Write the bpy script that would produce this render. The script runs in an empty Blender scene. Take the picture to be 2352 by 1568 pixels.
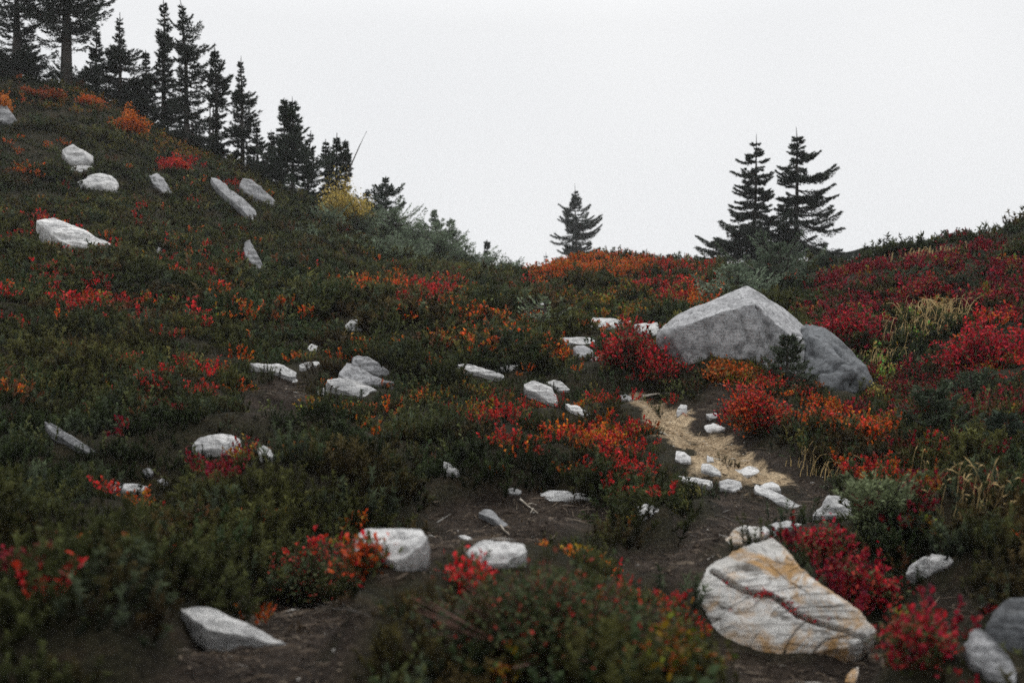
import bpy, bmesh, math, random
import numpy as np
from mathutils import Vector
R = math.radians
sc = bpy.context.scene
COL = sc.collection

# ------------------------------------------------------------------ camera
F = 38.0 / 36.0 * 2352.0          # focal length in units of a 2352-wide picture
CX, HY = 1176.0, 840.0            # optical centre column, eye-level row
cam = bpy.data.cameras.new("Camera")
camo = bpy.data.objects.new("Camera", cam)
COL.objects.link(camo)
camo.location = (0, 0, 0)
camo.rotation_euler = (R(90), 0, 0)
cam.lens = 38.0
cam.sensor_width = 36.0
cam.shift_y = (HY - 784.0) / 2352.0
cam.clip_start = 0.1
cam.clip_end = 2000
cam.dof.use_dof = True
cam.dof.focus_distance = 11.5
cam.dof.aperture_fstop = 2.0
sc.camera = camo

# ------------------------------------------------------------------ world + sun (thin bright overcast)
SUN_EL, SUN_ROT = 60.0, 20.0
w = bpy.data.worlds.new("World")
sc.world = w
w.use_nodes = True
nt = w.node_tree
nt.nodes.clear()
out = nt.nodes.new("ShaderNodeOutputWorld")
bg = nt.nodes.new("ShaderNodeBackground")
sky = nt.nodes.new("ShaderNodeTexSky")
sky.sky_type = 'NISHITA'
sky.sun_disc = False
sky.sun_elevation = R(SUN_EL)
sky.sun_rotation = R(SUN_ROT)
sky.dust_density = 4.0
bw = nt.nodes.new("ShaderNodeVectorMath"); bw.operation = 'SCALE'
bw.inputs['Scale'].default_value = 0.3
mix = nt.nodes.new("ShaderNodeMix"); mix.data_type = 'RGBA'
mix.inputs[0].default_value = 0.95
tc = nt.nodes.new("ShaderNodeTexCoord")
nz = nt.nodes.new("ShaderNodeTexNoise")
nz.inputs['Scale'].default_value = 1.6
nz.inputs['Detail'].default_value = 2.0
rmp = nt.nodes.new("ShaderNodeValToRGB")
rmp.color_ramp.elements[0].position = 0.25
rmp.color_ramp.elements[0].color = (8.1, 8.3, 8.6, 1)
rmp.color_ramp.elements[1].position = 0.75
rmp.color_ramp.elements[1].color = (9.7, 9.75, 9.8, 1)
nt.links.new(tc.outputs['Generated'], nz.inputs['Vector'])
nt.links.new(nz.outputs['Fac'], rmp.inputs['Fac'])
nt.links.new(sky.outputs['Color'], bw.inputs[0])
nt.links.new(bw.outputs[0], mix.inputs[6])
nt.links.new(rmp.outputs['Color'], mix.inputs[7])
sep = nt.nodes.new("ShaderNodeSeparateXYZ"); nt.links.new(tc.outputs['Generated'], sep.inputs[0])
zg = nt.nodes.new("ShaderNodeMapRange"); zg.inputs['From Min'].default_value = 0.3; zg.inputs['From Max'].default_value = 1.0
zg.inputs['To Min'].default_value = 1.0; zg.inputs['To Max'].default_value = 2.3
nt.links.new(sep.outputs[2], zg.inputs[0])
zs = nt.nodes.new("ShaderNodeVectorMath"); zs.operation = 'SCALE'
nt.links.new(mix.outputs[2], zs.inputs[0]); nt.links.new(zg.outputs[0], zs.inputs['Scale'])
nt.links.new(zs.outputs[0], bg.inputs['Color'])
bg.inputs['Strength'].default_value = 0.1
nt.links.new(bg.outputs[0], out.inputs['Surface'])

sun = bpy.data.lights.new("Sun", 'SUN')
sun.energy = 1.5
sun.angle = R(35)
sun.color = (1.0, 0.97, 0.92)
suno = bpy.data.objects.new("Sun", sun)
COL.objects.link(suno)
suno.rotation_euler = (R(90 - SUN_EL), 0, R(180 - SUN_ROT))

sc.view_settings.view_transform = 'Standard'
sc.view_settings.look = 'None'
sc.view_settings.exposure = 0.0
sc.view_settings.gamma = 1.0
sc.view_settings.use_curve_mapping = False
sc.cycles.max_bounces = 5
sc.cycles.diffuse_bounces = 3
sc.cycles.glossy_bounces = 1
sc.cycles.transmission_bounces = 2
sc.cycles.volume_bounces = 1
sc.cycles.use_denoising = False

rng = np.random.default_rng(7)
random.seed(7)

# ------------------------------------------------------------------ helpers
def hash3(i, j, k, s):
    n = (i.astype(np.int64) * 73856093) ^ (j.astype(np.int64) * 19349663) ^ (k.astype(np.int64) * 83492791) ^ (s * 2654435761)
    n = (n ^ (n >> 13)) * 1274126177
    n = n & 0x7fffffff
    n = (n ^ (n >> 11)) * 668265263 & 0x7fffffff
    return n / float(0x7fffffff)

def vnoise(p, s=0):
    """value noise in -1..1 for an (N,3) array"""
    p = np.asarray(p, float)
    f0 = np.floor(p)
    t = p - f0
    t = t * t * t * (t * (t * 6 - 15) + 10)
    i, j, k = f0[:, 0], f0[:, 1], f0[:, 2]
    r = 0
    for a in (0, 1):
        wa = t[:, 0] if a else 1 - t[:, 0]
        for b in (0, 1):
            wb = t[:, 1] if b else 1 - t[:, 1]
            for c in (0, 1):
                wc = t[:, 2] if c else 1 - t[:, 2]
                r = r + hash3(i + a, j + b, k + c, s) * wa * wb * wc
    return r * 2 - 1

def fbm(p, octv=4, s=0, gain=0.5):
    p = np.asarray(p, float)
    a, r, tot = 1.0, 0, 0
    for o in range(octv):
        r = r + a * vnoise(p * (2.03 ** o) + 17.3 * o, s + o)
        tot += a
        a *= gain
    return r / tot

def n2(x, y, sc_, s=0, o=2):
    return fbm(np.stack([x * sc_, y * sc_, np.zeros_like(x)], 1), o, s)

def inpoly(px, py, poly):
    poly = np.asarray(poly, float)
    r = np.zeros(px.shape, bool)
    n = len(poly)
    for a in range(n):
        x0, y0 = poly[a]
        x1, y1 = poly[(a + 1) % n]
        if y0 == y1:
            continue
        c = ((y0 > py) != (y1 > py)) & (px < (x1 - x0) * (py - y0) / (y1 - y0) + x0)
        r ^= c
    return r

def P(px, py, Y):
    return np.array([(px - CX) / F * Y, Y, (HY - py) / F * Y])

def project(x, y, z):
    y = np.maximum(y, 0.3)
    return CX + x / y * F, HY - z / y * F

def tag(o, label=None, cat=None, group=None, kind=None):
    if label: o["label"] = label
    if cat: o["category"] = cat
    if group: o["group"] = group
    if kind: o["kind"] = kind
    return o

def mesh_obj(name, verts, faces, mat=None, parent=None, smooth=True, col=None):
    me = bpy.data.meshes.new(name)
    verts = np.asarray(verts, np.float32)
    if isinstance(faces, np.ndarray):
        nf, k = faces.shape
        me.vertices.add(len(verts)); me.vertices.foreach_set("co", verts.ravel())
        me.loops.add(nf * k); me.loops.foreach_set("vertex_index", faces.astype(np.int32).ravel())
        me.polygons.add(nf)
        me.polygons.foreach_set("loop_start", np.arange(0, nf * k, k, dtype=np.int32))
        me.polygons.foreach_set("loop_total", np.full(nf, k, dtype=np.int32))
        me.update(calc_edges=True)
    else:
        me.from_pydata([tuple(map(float, v)) for v in verts], [], faces)
    if smooth:
        me.polygons.foreach_set("use_smooth", np.ones(len(me.polygons), bool))
    if mat: me.materials.append(mat)
    if col is not None:
        at = me.attributes.new("tint", 'FLOAT_COLOR', 'POINT')
        c4 = np.ones((len(verts), 4), np.float32); c4[:, :3] = col
        at.data.foreach_set("color", c4.ravel())
    o = bpy.data.objects.new(name, me)
    (COL).objects.link(o)
    if parent: o.parent = parent
    return o

def empty(name, loc):
    o = bpy.data.objects.new(name, None)
    o.empty_display_size = 0.1
    o.location = tuple(map(float, loc))
    COL.objects.link(o)
    return o

# ------------------------------------------------------------------ materials
def new_mat(name):
    m = bpy.data.materials.new(name)
    m.use_nodes = True
    m.node_tree.nodes.clear()
    o = m.node_tree.nodes.new("ShaderNodeOutputMaterial")
    return m, m.node_tree, o

def N(t, kind, **kw):
    n = t.nodes.new(kind)
    for k, v in kw.items():
        if hasattr(n, k): setattr(n, k, v)
        else: n.inputs[k].default_value = v
    return n

def ramp(t, src, stops):
    r = t.nodes.new("ShaderNodeValToRGB")
    e = r.color_ramp.elements
    while len(e) < len(stops): e.new(0.5)
    for k, (p, c) in enumerate(stops):
        e[k].position = p
        e[k].color = (*c, 1) if len(c) == 3 else c
    t.links.new(src, r.inputs['Fac'])
    return r.outputs['Color']

def mixc(t, fac, a, b, blend='MIX'):
    m = t.nodes.new("ShaderNodeMix"); m.data_type = 'RGBA'; m.blend_type = blend
    for sock, v in ((m.inputs[0], fac), (m.inputs[6], a), (m.inputs[7], b)):
        if hasattr(v, 'links') or hasattr(v, 'is_linked'): t.links.new(v, sock)
        else: sock.default_value = (*v, 1) if isinstance(v, tuple) and len(v) == 3 else v
    return m.outputs[2]

def leaf_material(name, attr_type, rough=0.55, trans=0.25):
    m, t, o = new_mat(name)
    a = N(t, "ShaderNodeAttribute"); a.attribute_name = "tint"; a.attribute_type = attr_type
    v = N(t, "ShaderNodeAttribute"); v.attribute_name = "var"; v.attribute_type = 'GEOMETRY'
    if attr_type == 'INSTANCER':
        c = mixc(t, 1.0, a.outputs['Color'], v.outputs['Color'], 'MULTIPLY')
    else:
        c = a.outputs['Color']
    b = N(t, "ShaderNodeBsdfPrincipled")
    b.inputs['Roughness'].default_value = rough
    b.inputs['Specular IOR Level'].default_value = 0.04
    tr = N(t, "ShaderNodeBsdfTranslucent")
    mx = N(t, "ShaderNodeMixShader"); mx.inputs[0].default_value = trans
    t.links.new(c, b.inputs['Base Color']); t.links.new(c, tr.inputs['Color'])
    t.links.new(b.outputs[0], mx.inputs[1]); t.links.new(tr.outputs[0], mx.inputs[2])
    t.links.new(mx.outputs[0], o.inputs['Surface'])
    return m

M_INST = leaf_material("ground_cover_leaf", 'INSTANCER')
M_LEAF = leaf_material("shrub_leaf", 'GEOMETRY')
M_NEEDLE = leaf_material("conifer_needles", 'GEOMETRY', 0.6, 0.12)

def rock_material(name, light, dark, stain=0.0, lichen=0.5, streak=0.0):
    m, t, o = new_mat(name)
    tcn = N(t, "ShaderNodeTexCoord")
    oi = N(t, "ShaderNodeObjectInfo")
    mp = N(t, "ShaderNodeMapping")
    t.links.new(tcn.outputs['Object'], mp.inputs['Vector'])
    cm = N(t, "ShaderNodeCombineXYZ")
    mul = N(t, "ShaderNodeMath", operation='MULTIPLY'); mul.inputs[1].default_value = 37.0
    t.links.new(oi.outputs['Random'], mul.inputs[0])
    for k in range(3): t.links.new(mul.outputs[0], cm.inputs[k])
    t.links.new(cm.outputs[0], mp.inputs['Location'])
    def noise(scale, detail=5, rough=0.6, vec=None, dist=0.0):
        n = N(t, "ShaderNodeTexNoise")
        n.inputs['Scale'].default_value = scale; n.inputs['Detail'].default_value = detail
        n.inputs['Roughness'].default_value = rough; n.inputs['Distortion'].default_value = dist
        t.links.new(vec if vec else mp.outputs[0], n.inputs['Vector'])
        return n.outputs['Fac']
    big = noise(4.5, 8, 0.72)
    c = ramp(t, big, [(0.28, dark), (0.55, light)])
    patch = noise(17.0, 9, 0.75, dist=0.8)
    lc = ramp(t, patch, [(0.47, (0, 0, 0)), (0.60, (1, 1, 1))])
    lm = N(t, "ShaderNodeMath", operation='MULTIPLY'); lm.inputs[1].default_value = lichen
    t.links.new(lc, lm.inputs[0])
    c = mixc(t, lm.outputs[0], c, tuple(x * 0.42 for x in dark))
    speck = noise(140.0, 2, 0.7)
    sp = ramp(t, speck, [(0.33, (0.5, 0.5, 0.5)), (0.5, (1, 1, 1))])
    c = mixc(t, 0.65, c, sp, 'MULTIPLY')
    # thin foliation lines
    mp2 = N(t, "ShaderNodeMapping"); mp2.inputs['Scale'].default_value = (3.0, 16.0, 30.0)
    mp2.inputs['Rotation'].default_value = (0.2, 0.5, 0.5)
    t.links.new(mp.outputs[0], mp2.inputs['Vector'])
    ln = noise(1.0, 6, 0.7, mp2.outputs[0], 0.8)
    lr = ramp(t, ln, [(0.30 + .12 * streak, (1, 1, 1)), (0.40 + .14 * streak, (0, 0, 0))])
    lm2 = N(t, "ShaderNodeMath", operation='MULTIPLY'); lm2.inputs[1].default_value = 0.35 + streak
    t.links.new(lr, lm2.inputs[0])
    c = mixc(t, lm2.outputs[0], c, (0.09, 0.075, 0.06))
    if stain > 0:
        st = noise(3.6, 7, 0.75, dist=1.2)
        sr = ramp(t, st, [(0.47, (0, 0, 0)), (0.60, (1, 1, 1))])
        sm = N(t, "ShaderNodeMath", operation='MULTIPLY'); sm.inputs[1].default_value = stain
        t.links.new(sr, sm.inputs[0])
        c = mixc(t, sm.outputs[0], c, (0.50, 0.30, 0.13))
    tone = N(t, "ShaderNodeMapRange"); tone.inputs['To Min'].default_value = 0.66; tone.inputs['To Max'].default_value = 1.0
    t.links.new(oi.outputs['Random'], tone.inputs[0])
    tv_ = N(t, "ShaderNodeVectorMath", operation='SCALE'); t.links.new(c, tv_.inputs[0]); t.links.new(tone.outputs[0], tv_.inputs['Scale'])
    c = tv_.outputs[0]
    b = N(t, "ShaderNodeBsdfPrincipled")
    b.inputs['Roughness'].default_value = 0.85
    b.inputs['Specular IOR Level'].default_value = 0.2
    t.links.new(c, b.inputs['Base Color'])
    bmp = N(t, "ShaderNodeBump"); bmp.inputs['Strength'].default_value = 0.8; bmp.inputs['Distance'].default_value = 0.035
    h1 = noise(20.0, 10, 0.78)
    ad = N(t, "ShaderNodeMath", operation='MULTIPLY_ADD'); ad.inputs[1].default_value = 0.8
    t.links.new(ln, ad.inputs[0]); t.links.new(h1, ad.inputs[2])
    t.links.new(ad.outputs[0], bmp.inputs['Height'])
    t.links.new(bmp.outputs[0], b.inputs['Normal'])
    t.links.new(b.outputs[0], o.inputs['Surface'])
    return m

M_WHITE = rock_material("pale_granite", (0.80, 0.79, 0.77), (0.44, 0.44, 0.44), 0.0, 0.55)
M_STAIN = rock_material("stained_granite", (0.86, 0.84, 0.80), (0.60, 0.575, 0.53), 1.0, 0.3, 0.6)
M_GREY = rock_material("grey_granite", (0.46, 0.46, 0.465), (0.15, 0.15, 0.155), 0.0, 0.65)
M_DARK = rock_material("dark_granite", (0.21, 0.22, 0.23), (0.07, 0.073, 0.078), 0.0, 0.6)

def simple_mat(name, c, c2, scale=30, rough=0.8):
    m, t, o = new_mat(name)
    tcn = N(t, "ShaderNodeTexCoord")
    n = N(t, "ShaderNodeTexNoise"); n.inputs['Scale'].default_value = scale; n.inputs['Detail'].default_value = 5
    t.links.new(tcn.outputs['Object'], n.inputs['Vector'])
    cc = ramp(t, n.outputs['Fac'], [(0.35, c), (0.65, c2)])
    b = N(t, "ShaderNodeBsdfPrincipled"); b.inputs['Roughness'].default_value = rough
    b.inputs['Specular IOR Level'].default_value = 0.2
    t.links.new(cc, b.inputs['Base Color'])
    bp = N(t, "ShaderNodeBump"); bp.inputs['Strength'].default_value = 0.5; bp.inputs['Distance'].default_value = 0.01
    t.links.new(n.outputs['Fac'], bp.inputs['Height']); t.links.new(bp.outputs[0], b.inputs['Normal'])
    t.links.new(b.outputs[0], o.inputs['Surface'])
    return m

M_BARK = simple_mat("conifer_bark", (0.028, 0.024, 0.02), (0.06, 0.05, 0.042), 14)
M_DEAD = simple_mat("bleached_wood", (0.22, 0.19, 0.15), (0.42, 0.38, 0.32), 22)
M_DEADDARK = simple_mat("weathered_snag_wood", (0.05, 0.045, 0.04), (0.09, 0.08, 0.07), 16)
M_STEM = simple_mat("shrub_stem", (0.045, 0.025, 0.018), (0.1, 0.05, 0.035), 30)
M_GRASS = simple_mat("dry_grass", (0.34, 0.235, 0.10), (0.52, 0.38, 0.17), 6, 0.6)

# ------------------------------------------------------------------ terrain height field
CTRL = [
 (0,1568,3.2),(400,1568,3.3),(800,1568,3.4),(1200,1568,3.2),(1700,1568,3.9),(2000,1568,3.9),(2352,1568,3.6),
 (1250,1310,4.4),(1250,1440,3.75),(1000,1440,3.9),(1500,1400,4.1),(950,1320,5.2),(1150,1190,6.8),(650,1450,4.2),
 (0,1300,4.6),(400,1300,5.0),(900,1250,5.6),(0,1050,7.0),(400,1050,7.5),(800,1050,7.8),(1200,1050,8.2),
 (1500,1110,8.0),(1700,1150,7.4),(1600,990,10.5),(1500,925,12.0),(1800,1250,6.2),(1850,1450,4.9),(2150,1350,5.3),
 (2300,1200,6.2),(2100,1100,7.8),(2300,1000,9.0),(2352,900,11.0),(2100,950,10.8),(1900,895,12.4),(1600,820,13.4),
 (1400,800,14.0),(1200,800,14.5),(800,800,13.0),(400,800,12.5),(0,800,12.0),
 (0,620,17),(400,640,18),(800,660,20),(1100,700,21),(1300,700,20),(1500,700,20),(1800,720,18),(2100,720,16),(2352,700,15),
 (0,420,25),(300,460,26),(600,540,27),(900,600,28),(1100,645,30),(1220,650,33),(1310,612,31),(1400,590,30),(1500,603,29.5),(1600,614,28.5),
 (1700,628,28),(1850,645,27),(2000,618,24.5),(2100,592,24),(2200,578,23.5),(2352,540,22.5),
 (0,193,33),(150,212,33.5),(250,243,34),(350,296,34),(420,338,34),(490,372,34),(560,408,34),(640,440,34),(700,466,34),(780,494,34.2),(850,525,35),(960,566,36),(1090,608,37),(1620,842,12.1),(1720,850,11.9),(1520,815,12.6),
]
pts = [P(*c) for c in CTRL]
extra = [(-12,12,1.4),(-20,20,5.2),(-30,33,11),(-40,45,14),(-14,3,0.8),(-25,5,4),(14,12,1.3),(22,18,3.2),(30,26,5.0),(12,4,-0.4),(24,6,1.0),
 (0,-6,-1.3),(-12,-8,0.2),(12,-8,-1.0),(0,1.2,-1.1),(-2.5,1.2,-0.95),(2.5,1.2,-1.15),
 (-16,46,6.0),(-10,46,4.0),(-5,46,2.6),(1,44,2.4),(5,44,2.7),(9,40,3.1),(13,36,2.3),(18,34,2.4),(5,62,4.2),(-2,62,2.5),(12,58,2.6),(24,40,3.5),
 (-30,60,7),(-12,62,2.5),(20,60,2.0)]
C = np.array([list(p) for p in pts] + [list(e) for e in extra])
def tps_u(r2):
    return 0.5 * r2 * np.log(np.maximum(r2, 1e-9))
def solve_tps(C, lam):
    n = len(C)
    d2 = ((C[:, None, :2] - C[None, :, :2]) ** 2).sum(-1)
    A = np.zeros((n + 3, n + 3))
    A[:n, :n] = tps_u(d2) + lam * np.eye(n)
    A[:n, n] = 1; A[:n, n + 1:] = C[:, :2]
    A[n, :n] = 1; A[n + 1:, :n] = C[:, :2].T
    b = np.zeros(n + 3); b[:n] = C[:, 2]
    return np.linalg.solve(A, b)
TW = solve_tps(C, 0.12)

def base_h(x, y):
    n = len(C)
    r = np.empty_like(x)
    for s in range(0, len(x), 40000):
        xs, ys = x[s:s + 40000], y[s:s + 40000]
        d2 = (xs[:, None] - C[None, :, 0]) ** 2 + (ys[:, None] - C[None, :, 1]) ** 2
        r[s:s + 40000] = tps_u(d2) @ TW[:n] + TW[n] + TW[n + 1] * xs + TW[n + 2] * ys
    return r

DIRT = [  # bare ground seen in the photograph: (kind, outline). kind 1 = sandy trail, 0 = dark soil
 (1, [(1428,905),(1500,912),(1560,930),(1592,975),(1640,1005),(1720,1035),(1770,1075),(1810,1115),(1720,1112),(1620,1062),(1545,1015),(1490,960)]),
 (0, [(1600,860),(1690,880),(1690,930),(1640,960),(1700,990),(1790,1030),(1890,1100),(1920,1135),(1870,1190),(1790,1110),(1720,1035),(1640,1005),(1590,970),(1560,930),(1620,905)]),
 (0, [(1600,1110),(1740,1120),(1870,1185),(1900,1200),(1760,1200),(1690,1215),(1640,1255),(1600,1235),(1650,1170)]),
 (0, [(1560,1190),(1650,1200),(1650,1250),(1640,1310),(1600,1350),(1500,1320),(1400,1300),(1420,1270),(1540,1260)]),
 (0, [(940,1175),(1090,1135),(1230,1120),(1370,1150),(1400,1175),(1330,1200),(1250,1235),(1080,1265),(1000,1310),(900,1345),(860,1310),(985,1240),(1000,1205)]),
 (0, [(380,1500),(500,1440),(600,1400),(700,1375),(850,1385),(830,1440),(790,1500),(770,1568),(760,1700),(330,1700),(340,1560)]),
 (0, [(590,885),(680,865),(720,890),(690,915),(620,940),(550,935)]),
 (0, [(1640,1480),(1760,1520),(1900,1505),(2000,1470),(2040,1500),(2020,1568),(2020,1700),(1680,1700),(1690,1560)]),
 (0, [(2110,1340),(2200,1345),(2280,1390),(2250,1420),(2180,1425),(2120,1390)]),
]

def dirt_mask(px, py):
    """soft 0..1 masks: (any bare ground, sandy trail)"""
    any_ = np.zeros_like(px); tr = np.zeros_like(px)
    for k, poly in DIRT:
        acc = np.zeros_like(px)
        for dx, dy in ((0,0),(14,0),(-14,0),(0,9),(0,-9),(9,6),(-9,6),(9,-6),(-9,-6)):
            acc += inpoly(px + dx, py + dy, poly)
        acc /= 9
        any_ = np.maximum(any_, acc)
        if k == 1: tr = np.maximum(tr, acc)
    return any_, tr

def height(x, y):
    x = np.asarray(x, float); y = np.asarray(y, float)
    h = base_h(x, y)
    px, py = project(x, y, h)
    vis = (y > 2.0) & (y < 15)
    d = np.zeros_like(x)
    if vis.any():
        d[vis] = dirt_mask(px[vis], py[vis])[0]
    near = np.clip((22 - y) / 12, 0, 1)
    hum = 0.52 * (np.abs(n2(x, y, 0.8, 3, 2)) - 0.22) + 0.13 * (np.abs(n2(x, y, 2.3, 5, 2)) - 0.22)
    far = 0.15 * n2(x, y, 0.42, 9, 3)
    m = hum * near + (far + 0.6 * hum) * (1 - near)
    m = m * (1 - 0.75 * d) - 0.05 * d + (0.012 + 0.03 * d) * n2(x, y, 4.5, 11, 3)
    h = h + m
    rr = np.hypot(x, y - 15)
    t = np.clip((rr - 50) / 80, 0, 1)
    t = t * t * (3 - 2 * t)
    return h * (1 - t) + (-9.0 + 1.2 * n2(x, y, 0.05, 21, 2)) * t

def h1(x, y):
    return float(height(np.array([float(x)]), np.array([float(y)]))[0])

STEPS = np.geomspace(2.0, 75, 900)
def ground_hit(px, py):
    for _ in range(12):
        h_ = ground_hit0(px, py)
        if h_[1] < 48: return h_
        py += 7
    return h_

def ground_hit0(px, py):
    X = (px - CX) / F * STEPS; Z = (HY - py) / F * STEPS
    d = Z - height(X, STEPS)
    k = np.argmax(d < 0) if (d < 0).any() else len(STEPS) - 1
    k = max(k, 1)
    t = d[k - 1] / max(d[k - 1] - d[k], 1e-6)
    Y = STEPS[k - 1] + t * (STEPS[k] - STEPS[k - 1])
    return P(px, py, Y)

def gnormal(x, y, e=0.25):
    a = height(np.array([x + e, x - e, x, x]), np.array([y, y, y + e, y - e]))
    n = np.array([-(a[0] - a[1]) / (2 * e), -(a[2] - a[3]) / (2 * e), 1.0])
    return n / np.linalg.norm(n)

# grid sheet
def axis(parts):
    v = [parts[0][0]]
    for a, b, s in parts:
        n = max(1, int(round((b - a) / s)))
        v += list(np.linspace(a, b, n + 1)[1:])
    return np.array(v)
xs = axis([(-180,-60,12),(-60,-24,1.5),(-24,-9,0.3),(-9,9,0.085),(9,20,0.3),(20,60,1.6),(60,180,12)])
ys = axis([(-120,-20,10),(-20,2,1.0),(2,14,0.085),(14,24,0.17),(24,46,0.3),(46,80,1.5),(80,220,10)])
GX, GY = np.meshgrid(xs, ys)
gx, gy = GX.ravel(), GY.ravel()
gz = height(gx, gy)
nx, ny = len(xs), len(ys)
ii = np.arange(nx * ny).reshape(ny, nx)
quads = np.stack([ii[:-1, :-1].ravel(), ii[:-1, 1:].ravel(), ii[1:, 1:].ravel(), ii[1:, :-1].ravel()], 1)
gpx, gpy = project(gx, gy, gz)
soil = np.zeros((len(gx), 3))
v_ = (gy > 1.5) & (gy < 16)
da, dt = dirt_mask(gpx[v_] + 75 * n2(gx[v_], gy[v_], 3.0, 31, 4), gpy[v_] + 40 * n2(gx[v_], gy[v_], 3.0, 33, 4))
soil[v_, 0] = da; soil[v_, 1] = dt
def ground_material():
    m, t, o = new_mat("hillside_soil")
    a = N(t, "ShaderNodeAttribute"); a.attribute_name = "tint"
    sp = N(t, "ShaderNodeSeparateColor"); t.links.new(a.outputs['Color'], sp.inputs[0])
    tcn = N(t, "ShaderNodeTexCoord")
    def noise(s, d=6, r=0.65):
        n = N(t, "ShaderNodeTexNoise"); n.inputs['Scale'].default_value = s; n.inputs['Detail'].default_value = d
        n.inputs['Roughness'].default_value = r
        t.links.new(tcn.outputs['Object'], n.inputs['Vector']); return n.outputs['Fac']
    n_mid, n_fine, n_big = noise(6), noise(45), noise(1.3)
    moss = ramp(t, n_mid, [(0.3, (0.018, 0.016, 0.01)), (0.5, (0.035, 0.032, 0.017)), (0.7, (0.05, 0.035, 0.02))])
    dark = ramp(t, n_mid, [(0.3, (0.035, 0.028, 0.023)), (0.55, (0.085, 0.068, 0.055)), (0.75, (0.14, 0.115, 0.095))])
    sand = ramp(t, n_mid, [(0.28, (0.24, 0.17, 0.10)), (0.5, (0.50, 0.385, 0.25)), (0.72, (0.62, 0.50, 0.345))])
    fine = ramp(t, n_fine, [(0.36, (0.22, 0.21, 0.2)), (0.6, (1.1, 1.1, 1.1))])
    blot = ramp(t, noise(3.2, 8, 0.72), [(0.36, (0.4, 0.37, 0.34)), (0.62, (1.25, 1.2, 1.15))])
    dark = mixc(t, 0.9, dark, blot, 'MULTIPLY')
    dark = mixc(t, 1.0, dark, (0.74, 0.72, 0.70), 'MULTIPLY')
    c = mixc(t, sp.outputs[0], moss, dark)
    edge = N(t, "ShaderNodeMath", operation='MULTIPLY_ADD'); edge.inputs[1].default_value = 2.4
    off_ = N(t, "ShaderNodeMath", operation='MULTIPLY_ADD'); off_.inputs[1].default_value = 4.6; off_.inputs[2].default_value = -2.9
    nm2 = noise(5.5, 10, 0.8)
    t.links.new(nm2, off_.inputs[0]); t.links.new(sp.outputs[1], edge.inputs[0]); t.links.new(off_.outputs[0], edge.inputs[2])
    edge.use_clamp = True
    damp = ramp(t, n_big, [(0.35, (0.6, 0.57, 0.52)), (0.55, (1.15, 1.12, 1.08))])
    sand = mixc(t, 0.7, sand, damp, 'MULTIPLY')
    c = mixc(t, edge.outputs[0], c, sand)
    c = mixc(t, 0.8, c, fine, 'MULTIPLY')
    b = N(t, "ShaderNodeBsdfPrincipled"); b.inputs['Roughness'].default_value = 0.95
    b.inputs['Specular IOR Level'].default_value = 0.1
    t.links.new(c, b.inputs['Base Color'])
    bp = N(t, "ShaderNodeBump"); bp.inputs['Strength'].default_value = 1.0; bp.inputs['Distance'].default_value = 0.06
    ad = N(t, "ShaderNodeMath", operation='ADD'); t.links.new(n_fine, ad.inputs[0]); t.links.new(n_mid, ad.inputs[1])
    t.links.new(ad.outputs[0], bp.inputs['Height']); t.links.new(bp.outputs[0], b.inputs['Normal'])
    t.links.new(b.outputs[0], o.inputs['Surface'])
    return m
ground = mesh_obj("ground", np.stack([gx, gy, gz], 1), quads, ground_material(), col=soil)
tag(ground, "steep alpine hillside of dark soil with a sandy trail", "ground", kind="structure")

# ------------------------------------------------------------------ rocks
MASK = np.zeros((1568 // 2 + 200, 2352 // 2), bool)        # where stone or bare soil shows (half-size picture rows)
MDEP = np.full(MASK.shape, 1e9)
_my, _mx = np.mgrid[0:MASK.shape[0], 0:MASK.shape[1]]
def add_mask(poly, depth, shrink=1.0):
    poly = np.asarray(poly, float)
    c = poly.mean(0)
    poly = (c + (poly - c) * shrink)
    x0, x1 = int(max(0, poly[:, 0].min() // 2 - 1)), int(min(MASK.shape[1], poly[:, 0].max() // 2 + 2))
    y0, y1 = int(max(0, poly[:, 1].min() // 2 - 1)), int(min(MASK.shape[0], poly[:, 1].max() // 2 + 2))
    if x1 <= x0 or y1 <= y0: return
    sub = inpoly(_mx[y0:y1, x0:x1] * 2.0 + 1, _my[y0:y1, x0:x1] * 2.0 + 1, poly)
    MASK[y0:y1, x0:x1] |= sub
    d = MDEP[y0:y1, x0:x1]
    d[sub] = np.minimum(d[sub], depth)

def resample(poly, n, round_=1):
    poly = np.asarray(poly, float)
    q = np.vstack([poly, poly[:1]])
    L = np.hypot(*np.diff(q, axis=0).T)
    cl = np.concatenate([[0], np.cumsum(L)])
    s = np.linspace(0, cl[-1], n, endpoint=False)
    r = np.stack([np.interp(s, cl, q[:, 0]), np.interp(s, cl, q[:, 1])], 1)
    for _ in range(round_):
        r = 0.5 * r + 0.25 * np.roll(r, 1, 0) + 0.25 * np.roll(r, -1, 0)
    return r

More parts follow.
